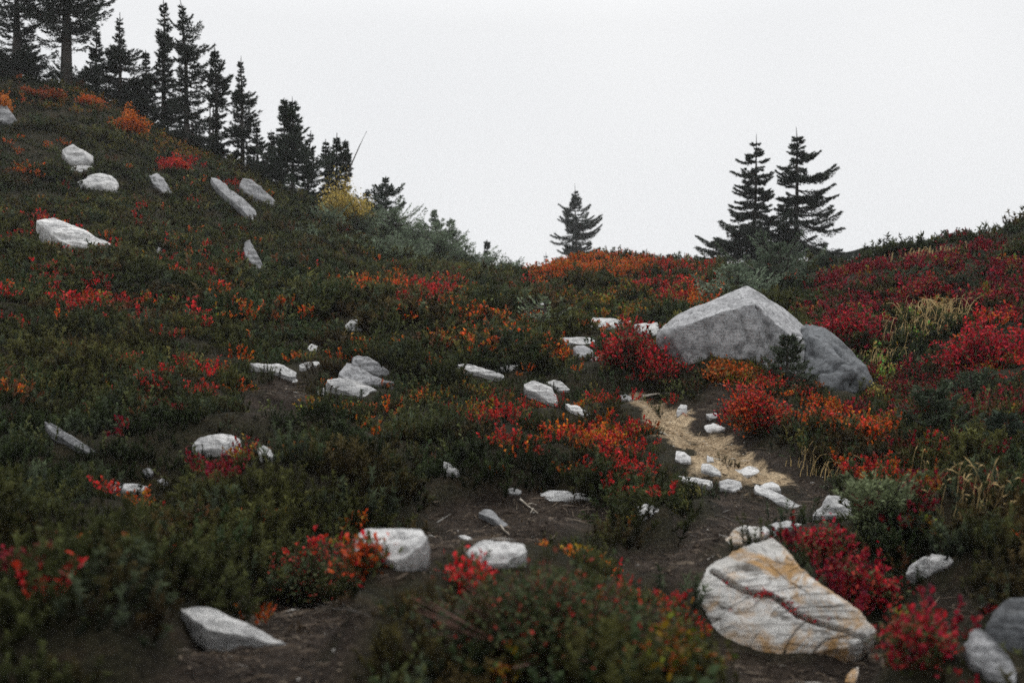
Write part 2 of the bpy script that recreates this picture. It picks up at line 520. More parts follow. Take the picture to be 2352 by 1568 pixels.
ROCK_DISC = []     # (x, y, radius) footprint
def rock(name, label, poly, mat=M_WHITE, tilt=0.32, dome=0.10, thick=0.55, lift=0.05, side=0.0, rough=0.05,
         ridge=0.3, crack=None, depth=None, cat="rock", group=None, res=1.0, edge=3.0, cover=True, twist=0.0):
    poly = np.asarray(poly, float)
    seed = int(abs(poly[0, 0] * 13 + poly[0, 1] * 7)) % 9973
    width = np.ptp(poly[:, 0])
    n = int(np.clip(width * 0.7, 60, 190) * res)
    nr = int(np.clip(width * 0.22, 15, 52) * res)
    b = resample(poly, n, 1)
    # ragged edge
    c = poly.mean(0)
    ang = np.arange(n) / n * 2 * math.pi
    jit = fbm(np.stack([np.cos(ang) * 2.6, np.sin(ang) * 2.6, np.full(n, seed * 0.37)], 1), 5, seed, 0.72)
    rk = np.random.default_rng(seed + 17)
    nk = int(rk.integers(7, 11))
    ka = np.sort(rk.uniform(0, 2 * math.pi, nk)); kr = rk.uniform(.70, 1.14, nk)
    chip = np.interp(ang, ka, kr, period=2 * math.pi) if width < 150 else 1.0     # broken corners
    b = c + (b - c) * ((1 + 0.10 * jit) * chip)[:, None]
    low = poly[np.argmax(poly[:, 1])]
    if depth is None:
        g = ground_hit(c[0], min(low[1], 1700))
    else:
        g = P(c[0], low[1], depth)
    tn = gnormal(g[0], g[1])
    tv = -np.array([g[0], g[1], 0]); tv /= np.linalg.norm(tv)
    nrm = tn + tilt * tv + side * np.array([1.0, 0, 0])
    nrm /= np.linalg.norm(nrm)
    p0 = g + np.array([0, 0, 0.3 * lift + 0.012])
    def toplane(q):
        d = np.stack([(q[:, 0] - CX) / F, np.ones(len(q)), (HY - q[:, 1]) / F], 1)
        t = (p0 @ nrm) / (d @ nrm)
        t = np.clip(t, g[1] * 0.55, g[1] * 1.7)
        return d * t[:, None]
    lift_ = lift
    bb = toplane(b)
    e1 = np.cross(nrm, [0, 1.0, 0]); e1 /= np.linalg.norm(e1); e2 = np.cross(nrm, e1)
    cb_ = bb.mean(0)
    uvb = np.stack([(bb - cb_) @ e1, (bb - cb_) @ e2], 1)
    area = 0.5 * abs(np.sum(uvb[:, 0] * np.roll(uvb[:, 1], -1) - np.roll(uvb[:, 0], -1) * uvb[:, 1]))
    S = float(1.15 * math.sqrt(area) + 1e-3)
    rs = np.random.default_rng(seed)
    ext = np.abs(uvb).max(0) + 1e-4
    KP = 8
    kd = rs.uniform(0, 2 * math.pi) + np.arange(KP) * 2 * math.pi / KP + rs.normal(0, .3, KP)
    ks_ = rs.uniform(.5, 2.2, KP); ko = rs.uniform(.05, .75, KP); tl = rs.normal(0, .28, 2)
    def facets(w3):
        u = ((w3 - cb_) @ e1) / ext[0]; v = ((w3 - cb_) @ e2) / ext[1]
        h = 1 + tl[0] * u + tl[1] * v
        for k_ in range(KP):
            h = np.minimum(h, 1.1 - ks_[k_] * (math.cos(kd[k_]) * u + math.sin(kd[k_]) * v - ko[k_]))
        return np.maximum(h, -.25)
    V, rings, crackd = [], [], []
    ts = np.linspace(0.04, 1, nr)
    for t in ts:
        q = c + (b - c) * t
        w3 = toplane(q)
        hgt = dome * 0.8 * S * facets(w3) * (1 - 0.85 * t ** (edge * 2.2))
        V.append(w3 + nrm * hgt[:, None]); rings.append(np.full(n, t)); crackd.append(q)
    top = np.concatenate(V); tt = np.concatenate(rings); qq = np.concatenate(crackd)
    amp = rough * S * 1.25
    f = 2.6 / S
    disp = (0.55 * fbm(top * f + seed, 6, seed, 0.62) - ridge * np.exp(-(fbm(top * np.array([f * .8, f * .8, f * 1.6]) + seed * 3.1, 3, seed + 40) / 0.045) ** 2)) * amp
    led = vnoise(top * np.array([f * .7, f * 1.2, f * 3]) + seed, seed + 3)       # broken ledges
    disp += 0.8 * amp * (np.floor(led * 4) / 4)
    disp *= np.clip((1.02 - tt) * 6, 0.35, 1)
    if crack is not None:
        for pl, wpx, dep in crack:
            pl = np.asarray(pl, float)
            best = np.full(len(qq), 1e9)
            for a in range(len(pl) - 1):
                s0, s1 = pl[a], pl[a + 1]
                L2 = ((s1 - s0) ** 2).sum()
                u = np.clip(((qq - s0) @ (s1 - s0)) / L2, 0, 1)
                best = np.minimum(best, np.hypot(*(qq - (s0 + u[:, None] * (s1 - s0))).T))
            best = np.maximum(best + (1.2 * wpx) * fbm(top * 14 / S + 5, 4, 4), 0)
            disp -= dep * np.exp(-(best / wpx) ** 2)
    top = top + nrm * disp[:, None]
    edgev = top[-n:]
    sd = -nrm * 0.5 + np.array([0, 0, -0.75]) - 0.3 * tv; sd /= np.linalg.norm(sd)
    cen = edgev.mean(0)
    sides = []
    ks = [0.06, 0.18, 0.38, 0.65, 1.0]
    for k in ks:
        out_ = (edgev - cen) * (0.015 * math.sin(k * 2.6) - 0.10 * max(0, k - .4))
        v = edgev + sd * (thick * S * k) + out_
        v = v + (fbm(v * f * 1.6 + seed + 9, 4, seed + 5)[:, None] * (v - cen)) * 0.05
        sides.append(v)
    allv = np.concatenate([top] + sides + [cen[None] + sd * thick * S])
    tot = nr + len(ks)
    # centre cap
    cv = (top[:n].mean(0))[None]
    allv = np.concatenate([allv, cv])
    ci = len(allv) - 1; bi = len(allv) - 2
    faces = []
    for r in range(tot - 1):
        for a in range(n):
            a2 = (a + 1) % n
            faces.append((r * n + a, r * n + a2, (r + 1) * n + a2, (r + 1) * n + a))
    for a in range(n):
        a2 = (a + 1) % n
        faces.append((ci, a2, a))
        faces.append((bi, (tot - 1) * n + a, (tot - 1) * n + a2))
    org = cen.copy()
    o = mesh_obj(name, allv - org, faces, mat)
    bm = bmesh.new(); bm.from_mesh(o.data); bmesh.ops.recalc_face_normals(bm, faces=bm.faces); bm.to_mesh(o.data); bm.free()
    o.location = tuple(org)
    tag(o, label, cat, group)
    if cover: add_mask(poly, g[1], (0.88 if width > 150 else 0.64) if g[1] < 15 else 0.5)
    ROCK_DISC.append((cen[0], cen[1], 0.33 * S))
    return o

CRK = [([(1636,1316),(1672,1346),(1706,1367),(1742,1373),(1770,1376),(1790,1392),(1807,1404),(1830,1420),(1848,1427),(1899,1441),(1985,1464)], 4.0, 0.10),
       ([(1800,1502),(1812,1474),(1828,1452),(1850,1432)], 1.6, 0.018), ([(1868,1498),(1890,1476),(1950,1462)], 1.5, 0.02), ([(1640,1432),(1672,1404),(1716,1384)], 1.2, 0.007),
       ([(1712,1508),(1734,1466)], 1.2, 0.008), ([(1650,1330),(1700,1318),(1752,1330)], 1.2, .006), ([(1760,1300),(1800,1340),(1850,1372)], 1.3, .007)]
rock("boulder", "large cream-white boulder split by a red-filled crack beside the dark trail",
     [(1604,1363),(1620,1307),(1669,1275),(1733,1243),(1775,1234),(1802,1257),(1839,1303),(1885,1342),(1945,1383),(1982,1411),(2016,1448),(1959,1478),(1936,1491),(1853,1501),(1752,1510),(1696,1501),(1646,1464),(1627,1413)],
     M_STAIN, tilt=0.75, dome=0.10, thick=0.3, lift=-0.12, rough=0.03, ridge=0.0, crack=CRK, cat="boulder", res=2.0)
RK = [
 ("rock_slab", "flaky white slab touching the upper end of the cream-white cracked boulder", [(1655,1247),(1687,1215),(1710,1206),(1747,1211),(1752,1229),(1733,1240),(1706,1249)], M_STAIN, dict(tilt=.5,dome=.05)),
 ("stone", "low white stone edged with red leaves just above the flaky white slab", [(1752,1206),(1779,1196),(1811,1195),(1834,1201),(1853,1206),(1825,1211),(1793,1213),(1765,1229),(1754,1224)], M_WHITE, dict(dome=.08)),
 ("rock", "rounded pale rock at the trail's dark edge beside a low green fir", [(1860,1185),(1876,1165),(1899,1139),(1922,1137),(1950,1146),(1963,1169),(1956,1188),(1894,1190)], M_WHITE, dict(tilt=.7,dome=.2,lift=.03)),
 ("rock_slab", "long knife-edged white slab lined with red leaves along the trail's lower edge", [(1738,1112),(1779,1128),(1811,1143),(1839,1158),(1864,1171),(1825,1169),(1779,1154),(1736,1127)], M_WHITE, dict(dome=.04,tilt=.6)),
 ("rock", "small angular white rock behind the knife-edged slab on the trail", [(1735,1119),(1752,1107),(1775,1102),(1793,1112),(1802,1128),(1770,1130),(1745,1125)], M_WHITE, dict(dome=.15,tilt=.6)),
 ("stone", "flat grey-white stone at the lower left rim of the sandy trail", [(1653,1105),(1673,1099),(1706,1105),(1712,1119),(1683,1128),(1655,1119)], M_WHITE, dict()),
 ("stone", "flat pale stone sunk flush into the sandy trail", [(1690,1077),(1715,1069),(1745,1072),(1752,1083),(1735,1091),(1705,1091)], M_WHITE, dict(lift=.012,dome=.02,tilt=.1,thick=.2)),
 ("stone", "bright white stone with a sharp corner on the sandy trail's left edge", [(1614,1063),(1632,1066),(1655,1082),(1657,1091),(1632,1089),(1609,1079)], M_WHITE, dict()),
 ("rock_slab", "thin white slab half covered by red leaves left of the sandy trail", [(1549,1090),(1577,1093),(1609,1096),(1641,1107),(1640,1119),(1595,1112),(1556,1102)], M_WHITE, dict()),
 ("rock", "wedge-shaped white rock at the left bank of the sandy trail", [(1554,1036),(1572,1038),(1588,1050),(1586,1061),(1563,1061),(1550,1054)], M_WHITE, dict(dome=.15)),
 ("stone", "tiny upright pale stone in the middle of the sandy trail", [(1623,1045),(1637,1050),(1641,1061),(1625,1061)], M_WHITE, dict(dome=.2,tilt=.9)),
 ("stone", "pink-edged pale stone under red leaves at the trail's dark right side", [(1616,978),(1632,970),(1650,974),(1669,983),(1652,993),(1623,992)], M_WHITE, dict()),
 ("stone", "small grey stone at the dark right side of the trail above the pink-edged stone", [(1623,951),(1641,945),(1660,953),(1645,961),(1630,960)], M_WHITE, dict()),
 ("rock", "narrow upright white rock beside red leaves at the top of the sandy trail", [(1563,930),(1577,932),(1575,946),(1556,957),(1553,948),(1558,937)], M_WHITE, dict(dome=.2,tilt=.8)),
 ("stone", "small pale stone where the sandy trail enters the heather", [(1423,905),(1440,905),(1456,914),(1448,922),(1427,917)], M_WHITE, dict()),
 ("rock", "pale rock sunk in dark green heather left of the flaky white slab", [(1462,1165),(1480,1153),(1503,1160),(1521,1172),(1505,1181),(1475,1178)], M_WHITE, dict(dome=.15,lift=.08)),
 ("rock", "two-faced angular white rock standing in dark plants on the right bank", [(2076,1320),(2097,1293),(2138,1259),(2168,1275),(2190,1288),(2172,1302),(2142,1312),(2127,1326),(2092,1328)], M_WHITE, dict(tilt=.9,dome=.22,lift=.06,crack=[([(2135,1265),(2128,1325)],5,.02)])),
 ("boulder", "dark grey rounded boulder cut by the frame beside the dark soil", [(2262,1441),(2281,1404),(2313,1376),(2352,1370),(2400,1378),(2430,1420),(2430,1500),(2330,1500),(2275,1470)], M_DARK, dict(tilt=1.0,dome=.25,lift=.02,cat="boulder")),
 ("boulder", "pale grey boulder with red leaves at its foot below the dark boulder", [(2193,1468),(2221,1450),(2253,1446),(2285,1470),(2313,1503),(2336,1542),(2330,1570),(2272,1560),(2215,1520)], M_GREY, dict(tilt=.9,dome=.2,lift=.02,cat="boulder")),
 ("stone", "pointed pale stone in the soil below the cream-white cracked boulder", [(1932,1570),(1955,1535),(1975,1524),(1972,1551),(1958,1575)], M_STAIN, dict(dome=.12,tilt=.6)),
 # middle
 ("rock", "low rounded white rock alone in green heather above the tilted three-rock cluster", [(785,748),(801,733),(827,731),(856,737),(875,749),(873,760),(839,760),(789,760)], M_WHITE, dict(dome=.16,lift=.1,tilt=.6)),
 ("rock_slab", "backmost tilted grey slab of the three-rock cluster", [(804,818),(818,812),(843,819),(869,832),(911,862),(900,872),(856,858),(806,836)], M_GREY, dict(tilt=.7,dome=.12,lift=.14,side=.4)),
 ("rock_slab", "middle tilted grey slab of the three-rock cluster", [(772,858),(793,830),(818,840),(856,859),(902,878),(870,886),(827,882),(780,868)], M_GREY, dict(tilt=.8,dome=.12,lift=.1,side=.4)),
 ("rock_slab", "bright white front slab of the three-rock cluster with red leaves over it", [(743,872),(772,860),(806,871),(843,884),(866,896),(850,913),(810,903),(764,887)], M_WHITE, dict(tilt=.6,dome=.06,lift=.06,side=.3)),
 ("stone", "small white stone at the left foot of the three-rock cluster", [(728,896),(743,890),(757,899),(745,907),(732,905)], M_WHITE, dict(dome=.18)),
 ("rock_slab", "long low white slab bordering a bare dark hollow left of the three-rock cluster", [(565,832),(605,833),(632,833),(664,843),(697,863),(685,868),(640,860),(600,848)], M_WHITE, dict(dome=.06,tilt=.5)),
 ("stone", "small white pebble stone lying in the bare dark hollow", [(668,870),(680,868),(689,876),(682,881),(671,879)], M_WHITE, dict(dome=.2)),
 ("stone", "flat white stone in heather just above the long low white slab", [(689,838),(710,830),(731,829),(736,837),(715,845),(694,844)], M_WHITE, dict()),
 ("stone", "small white stone with a red sprig over it in green heather", [(704,797),(716,790),(731,794),(730,805),(712,807)], M_WHITE, dict(dome=.15)),
 ("rock", "lumpy white rock with twigs across it in the dark red left heather", [(441,1024),(452,1006),(480,997),(505,995),(535,1000),(562,1010),(556,1036),(504,1042),(455,1042)], M_WHITE, dict(dome=.16,lift=.1,tilt=.7)),
 ("stone", "pale stone just right of the lumpy white rock", [(584,1029),(605,1021),(630,1040),(628,1053),(598,1050)], M_WHITE, dict(dome=.14,lift=.06)),
 ("rock_slab", "long narrow slab edge slanting down through dark left heather", [(97,964),(126,976),(168,1000),(212,1029),(238,1048),(222,1050),(160,1020),(112,988)], M_GREY, dict(dome=.03,tilt=.7,lift=.1)),
 ("rock_slab", "thin white slab with orange-red leaves at its right end", [(227,1106),(269,1107),(319,1111),(348,1118),(330,1128),(290,1128),(245,1122)], M_WHITE, dict(dome=.05,lift=.08)),
 ("stone", "small grey stone above the thin white slab with orange-red leaves", [(326,1078),(340,1073),(352,1078),(351,1091),(333,1092)], M_GREY, dict(dome=.18,lift=.06)),
 ("stone", "dull grey stone half hidden right of the thin white slab", [(357,1100),(374,1098),(386,1106),(384,1115),(361,1113)], M_GREY, dict(dome=.15,lift=.05)),
 ("rock", "pale rock on the left slope with red leaves over its upper end", [(84,510),(97,502),(122,499),(160,515),(202,531),(223,548),(252,561),(266,570),(215,572),(158,562),(118,540)], M_WHITE, dict(dome=.10,lift=.15,tilt=.6)),
 ("stone", "tiny white stone on the left slope right of the red-topped pale rock", [(300,543),(312,541),(322,548),(314,553)], M_WHITE, dict(dome=.15,lift=.1)),
 ("stone", "small white stone downhill of the tiny one on the left slope", [(350,570),(362,567),(374,571),(371,580),(356,580)], M_WHITE, dict(dome=.15,lift=.1)),
 ("rock", "steep narrow grey rock face below the slanting outcrop", [(559,552),(571,544),(584,568),(601,600),(613,626),(600,628),(580,608),(563,584)], M_GREY, dict(dome=.05,tilt=.8,lift=.1,side=.3,thick=.2)),
 ("rock", "pale layered rock below the orange shrub on the left slope", [(134,344),(150,334),(168,329),(193,342),(223,360),(214,376),(176,384),(158,380)], M_WHITE, dict(dome=.12,tilt=.8,lift=.15)),
 ("rock_slab", "thin overhanging slab between two pale rocks on the left slope", [(158,389),(176,381),(200,379),(220,382),(214,389),(183,396)], M_WHITE, dict(dome=.05,tilt=.5,lift=.15)),
 ("rock", "flat-topped white rock lowest of the pale stack on the left slope", [(170,418),(197,400),(227,396),(260,403),(274,420),(268,437),(235,434),(195,432)], M_WHITE, dict(dome=.12,tilt=.8,lift=.15)),
 ("rock", "shaded grey rock in heather below the bright red shrub patch", [(345,404),(361,397),(376,410),(397,441),(378,446),(352,424)], M_GREY, dict(dome=.08,tilt=.6,lift=.12,thick=.25)),
 ("rock", "long pale outcrop slanting down the left slope towards the firs", [(478,402),(500,408),(533,436),(567,461),(588,485),(596,521),(582,512),(558,484),(520,452),(492,424)], M_GREY, dict(dome=.05,tilt=.6,lift=.15,side=.2,thick=.2)),
 ("rock", "dark cracked grey outcrop beside the dense fir clump", [(543,422),(554,404),(580,410),(605,434),(632,464),(615,466),(567,445)], M_GREY, dict(dome=.08,tilt=.6,lift=.15,side=.2,thick=.25)),
 ("rock", "grey rock by the orange leaves on the far left slope", [(-12,236),(2,236),(17,246),(34,266),(52,290),(25,292),(-12,285)], M_GREY, dict(dome=.12,tilt=.9,lift=.15)),
 ("rock_slab", "upper white slab of the diagonal stone line in the central heather", [(1052,838),(1075,835),(1104,841),(1158,862),(1162,870),(1120,863),(1079,852)], M_WHITE, dict(dome=.05,lift=.1,tilt=.6)),
 ("stone", "flat white stone beside the upper slab of the diagonal stone line", [(1144,842),(1165,838),(1190,838),(1188,846),(1160,850)], M_WHITE, dict(lift=.08)),
 ("rock_slab", "white middle slab of the diagonal stone line", [(1200,881),(1226,872),(1263,889),(1293,925),(1280,930),(1252,918),(1222,902),(1203,893)], M_WHITE, dict(dome=.06,lift=.1,tilt=.7)),
 ("stone", "pale stone behind the middle slab of the diagonal line, by a grey-green sprig", [(1249,877),(1270,872),(1292,876),(1312,896),(1285,897)], M_WHITE, dict(lift=.08)),
 ("rock_slab", "narrow lowest slab of the diagonal stone line above the red patch", [(1299,927),(1326,931),(1354,949),(1346,955),(1314,942)], M_WHITE, dict(lift=.09,dome=.05,tilt=.6)),
 ("rock", "pale rock behind the small sparse green fir", [(1194,703),(1210,694),(1230,690),(1259,694),(1282,709),(1265,716),(1205,715)], M_WHITE, dict(dome=.12,lift=.15,tilt=.6)),
 ("rock_slab", "flat pale slab behind the scarlet shrub left of the great grey boulder", [(1333,741),(1368,727),(1406,728),(1446,737),(1440,757),(1398,752),(1356,751)], M_WHITE, dict(dome=.05,lift=.1)),
 ("rock", "pale grey rock touching the left end of the great grey boulder", [(1446,742),(1482,737),(1522,744),(1516,770),(1490,774),(1462,760)], M_WHITE, dict(dome=.08,lift=.1,tilt=.7)),
 ("rock_slab", "flat white slab beside the small sparse fir, uphill of the rounded grey stone", [(1286,775),(1331,772),(1374,772),(1372,789),(1331,791),(1298,784)], M_WHITE, dict(dome=.05,lift=.08)),
 ("rock", "rounded grey stone left of the scarlet shrub", [(1312,799),(1339,791),(1364,804),(1360,821),(1328,819)], M_GREY, dict(dome=.15,lift=.08)),
 ("stone", "small flat white stone at the left foot of the scarlet shrub", [(1352,823),(1370,819),(1386,821),(1384,828),(1360,829)], M_WHITE, dict(lift=.06)),
 ("rock", "small upright pale rock in dark heather below the central red patch", [(1018,1058),(1032,1060),(1058,1083),(1056,1092),(1035,1090),(1022,1080)], M_WHITE, dict(dome=.15,lift=.08,tilt=.8)),
 ("stone", "small pale stone at the upper edge of the twig-strewn bare soil", [(1161,1124),(1182,1118),(1201,1126),(1195,1133),(1170,1133)], M_WHITE, dict(lift=.04)),
 ("rock_slab", "long ragged white slab at the upper edge of the twig-strewn soil", [(1234,1141),(1263,1126),(1305,1126),(1362,1135),(1362,1149),(1314,1147),(1280,1149),(1248,1150)], M_WHITE, dict(lift=.05,dome=.06)),
 ("rock", "bone-shaped grey stone lying on the twig-strewn bare soil", [(1093,1176),(1108,1165),(1124,1166),(1142,1183),(1166,1204),(1156,1212),(1130,1194),(1112,1184)], M_GREY, dict(lift=.02,dome=.08)),
 ("stone", "thin white stone sliver on bare soil between the two big white stones", [(1047,1229),(1066,1226),(1082,1232),(1094,1243),(1072,1240)], M_WHITE, dict(lift=.02,dome=.06)),
 ("rock_slab", "large flat-topped white stone with red leaves at its left corner", [(814,1266),(824,1221),(843,1213),(902,1213),(969,1215),(982,1234),(969,1255),(911,1286),(877,1287),(843,1276)], M_WHITE, dict(tilt=.6,dome=.04,lift=.05,edge=6)),
 ("rock", "lumpy white stone peeking over the foreground heather bush", [(1070,1270),(1095,1251),(1129,1238),(1171,1238),(1184,1247),(1213,1247),(1219,1265),(1163,1300),(1112,1300),(1085,1290)], M_WHITE, dict(tilt=.6,dome=.09,lift=.06)),
 ("rock_slab", "pointed white slab slanting across the bare foreground soil", [(414,1398),(445,1393),(482,1395),(520,1412),(560,1432),(604,1450),(660,1480),(624,1477),(576,1462),(520,1453),(480,1444),(448,1424)], M_WHITE, dict(tilt=.35,dome=.04,lift=.4)),
 ("stone", "pale stone tip showing in the heather at the great boulder's front", [(1543,818),(1557,807),(1567,815),(1564,828),(1548,827)], M_WHITE, dict(dome=.18,lift=.1)),
]
for nm, lb, pl, mt, kw in RK:
    rock(nm, lb, pl, mt, **kw)

# the great grey boulder and its split companion: hulls, refined and roughened
def hull_rock(name, label, pts, mat, seed, amp, cat="boulder", vox=0.035, creases=None):
    bm = bmesh.new()
    for p in pts: bm.verts.new(tuple(map(float, p)))
    bmesh.ops.convex_hull(bm, input=bm.verts)
    for v in [v for v in bm.verts if not v.link_faces]: bm.verts.remove(v)
    me = bpy.data.meshes.new(name); bm.to_mesh(me); bm.free()
    tmp = bpy.data.objects.new("tmp", me); COL.objects.link(tmp)
    m1 = tmp.modifiers.new("r", 'REMESH'); m1.mode = 'VOXEL'; m1.voxel_size = vox
    m2 = tmp.modifiers.new("s", 'SMOOTH'); m2.factor = 0.5; m2.iterations = 2
    dg = bpy.context.evaluated_depsgraph_get()
    me2 = bpy.data.meshes.new_from_object(tmp.evaluated_get(dg))
    bpy.data.objects.remove(tmp)
    n = len(me2.vertices)
    co = np.empty(n * 3, np.float32); me2.vertices.foreach_get("co", co); co = co.reshape(-1, 3).astype(float)
    no = np.empty(n * 3, np.float32); me2.vertices.foreach_get("normal", no); no = no.reshape(-1, 3)
    d = amp * fbm(co * 1.5 + seed, 7, seed, 0.58)
    led = vnoise(co * np.array([1.1, 1.6, 3.5]) + seed, seed + 2)
    d += amp * 0.5 * (np.floor(led * 4) / 4)
    rid = np.abs(fbm(co * np.array([2.2, 2.2, 1.1]) + seed, 3, seed + 8))
    d -= amp * 0.5 * np.exp(-(rid / 0.05) ** 2)
    if creases:
        for (a, b, wd, dp) in creases:
            a, b = np.array(a), np.array(b)
            u = np.clip(((co - a) @ (b - a)) / ((b - a) @ (b - a)), 0, 1)
            dist = np.linalg.norm(co - (a + u[:, None] * (b - a)), axis=1) + 0.02 * fbm(co * 6, 2, 3)
            d -= dp * np.exp(-(dist / wd) ** 2)
    co = co + no * d[:, None]
    org = np.array([co[:, 0].mean(), co[:, 1].mean(), co[:, 2].min()])
    me2.vertices.foreach_set("co", (co - org).astype(np.float32).ravel())
    me2.polygons.foreach_set("use_smooth", np.ones(len(me2.polygons), bool))
    me2.materials.clear(); me2.materials.append(mat)
    me2.update()
    me2.name = name
    o = bpy.data.objects.new(name, me2); COL.objects.link(o); o.location = tuple(org)
    tag(o, label, cat)
    ROCK_DISC.append((co[:, 0].mean(), co[:, 1].mean(), 0.4 * np.ptp(co[:, 0])))
    return o

D0 = 12.6
bp = [P(1513,758,D0-.1), P(1510,785,D0-.15), P(1540,840,D0-.1), P(1600,850,D0-.3), P(1700,870,D0-.35), P(1790,880,D0-.3), P(1850,880,D0-.2),
      P(1530,764,D0-.28), P(1590,738,D0-.38), P(1660,712,D0-.42), P(1738,694,D0-.38), P(1796,748,D0-.42), P(1840,792,D0-.32),
      P(1560,722,D0+.25), P(1640,683,D0+.5), P(1716,653,D0+.6), P(1736,660,D0+.6), P(1790,702,D0+.5), P(1847,747,D0+.35),
      P(1530,760,D0+1.2), P(1640,700,D0+1.6), P(1722,672,D0+1.5), P(1800,725,D0+1.5), P(1850,765,D0+1.2), P(1550,900,D0+1.2), P(1820,900,D0+1.2)]
hull_rock("boulder", "great smooth grey boulder with a peaked top rising from red shrubs", bp, M_GREY, 41, 0.055, vox=.026, creases=[(P(1600,742,D0-.3), P(1640,850,D0-.35), .022, .07), (P(1738,694,D0-.38), P(1770,800,D0-.4), .022, .06), (P(1560,765,D0-.3), P(1740,740,D0-.4), .018, .03)])
bp2 = [P(1838,752,D0+.1), P(1850,742,D0+.2), P(1890,752,D0+.1), P(1940,790,D0-.1), P(1985,840,D0-.3), P(2002,880,D0-.4), P(1960,900,D0-.6), P(1890,900,D0-.7),
       P(1846,880,D0-.45), P(1850,800,D0-.1), P(1900,800,D0-.35), P(1950,850,D0-.65), P(1880,760,D0+.9), P(1960,830,D0+.7), P(2000,890,D0+.4), P(1850,890,D0+.8)]
hull_rock("boulder", "dark cracked grey boulder leaning on the right end of the great peaked boulder", bp2, M_DARK, 77, 0.06, vox=.024,
          creases=[(P(1925,800,D0-.3), P(1965,895,D0-.65), 0.04, 0.17), (P(1860,810,D0-.2), P(1930,860,D0-.6), 0.03, 0.1)])
add_mask([(1512,752),(1560,722),(1640,683),(1716,654),(1735,660),(1846,745),(1940,790),(2002,878),(1960,895),(1880,850),(1760,815),(1660,805),(1545,798)], D0 - .4)
for k, poly in DIRT:
    c = np.mean(poly, 0)
    add_mask([(x, min(y, 1760)) for x, y in poly], ground_hit(c[0], min(c[1], 1640))[1], 0.9)

# ------------------------------------------------------------------ leaf / sprig prototypes for the ground cover
def rot_to(dirs):
    """orthonormal frames (N,3,3) with third column along dirs"""
    d = dirs / np.linalg.norm(dirs, axis=1, keepdims=True)
    up = np.where(np.abs(d[:, 2:3]) > 0.9, np.array([[1.0, 0, 0]]), np.array([[0, 0, 1.0]]))
    a = np.cross(up, d); a /= np.linalg.norm(a, axis=1, keepdims=True)
    b = np.cross(d, a)
    return a, b, d

def blades(base, dirs, length, width, r):
    """one narrow triangle per needle"""
    a, b, d = rot_to(dirs)
    ph = r.uniform(0, 2 * math.pi, len(base))
    s = a * np.cos(ph)[:, None] + b * np.sin(ph)[:, None]
    v0 = base - s * (width / 2)[:, None]
    v1 = base + s * (width / 2)[:, None]
    v2 = base + d * length[:, None]
    V = np.stack([v0, v1, v2], 1).reshape(-1, 3)
    Fc = np.arange(len(V)).reshape(-1, 3)
    return V, Fc

def leaves(base, dirs, length, width, r, roll=None):
    """folded oval leaf: 6 points, 4 triangles"""
    a, b, d = rot_to(dirs)
    ph = r.uniform(-0.7, 0.7, len(base)) if roll is None else roll
    s = a * np.cos(ph)[:, None] + b * np.sin(ph)[:, None]
    nn = np.cross(d, s)
    L = length[:, None]; W = (width / 2)[:, None]
    p0 = base
    p1 = base + d * L * .35 + s * W + nn * W * .35
    p2 = base + d * L * .75 + s * W * .8 + nn * W * .3
    p3 = base + d * L
    p4 = base + d * L * .75 - s * W * .8 + nn * W * .3
    p5 = base + d * L * .35 - s * W + nn * W * .35
    V = np.stack([p0, p1, p2, p3, p4, p5], 1).reshape(-1, 3)
    k = np.arange(len(base))[:, None] * 6
    Fc = np.concatenate([k + np.array([[0, 1, 5]]), k + np.array([[1, 2, 5]]), k + np.array([[2, 4, 5]]), k + np.array([[2, 3, 4]])], 0)
    return V, Fc

def proto(name, V, Fc, var):
    me = bpy.data.meshes.new(name)
    V = np.asarray(V, np.float32)
    me.vertices.add(len(V)); me.vertices.foreach_set("co", V.ravel())
    me.loops.add(len(Fc) * 3); me.loops.foreach_set("vertex_index", Fc.astype(np.int32).ravel())
    me.polygons.add(len(Fc))
    me.polygons.foreach_set("loop_start", np.arange(0, len(Fc) * 3, 3, dtype=np.int32))
    me.polygons.foreach_set("loop_total", np.full(len(Fc), 3, dtype=np.int32))
    me.update(calc_edges=True)
    at = me.attributes.new("var", 'FLOAT_COLOR', 'POINT')
    c4 = np.ones((len(V), 4), np.float32); c4[:, :3] = var
    at.data.foreach_set("color", c4.ravel())
    me.materials.append(M_INST)
    return bpy.data.objects.new(name, me)

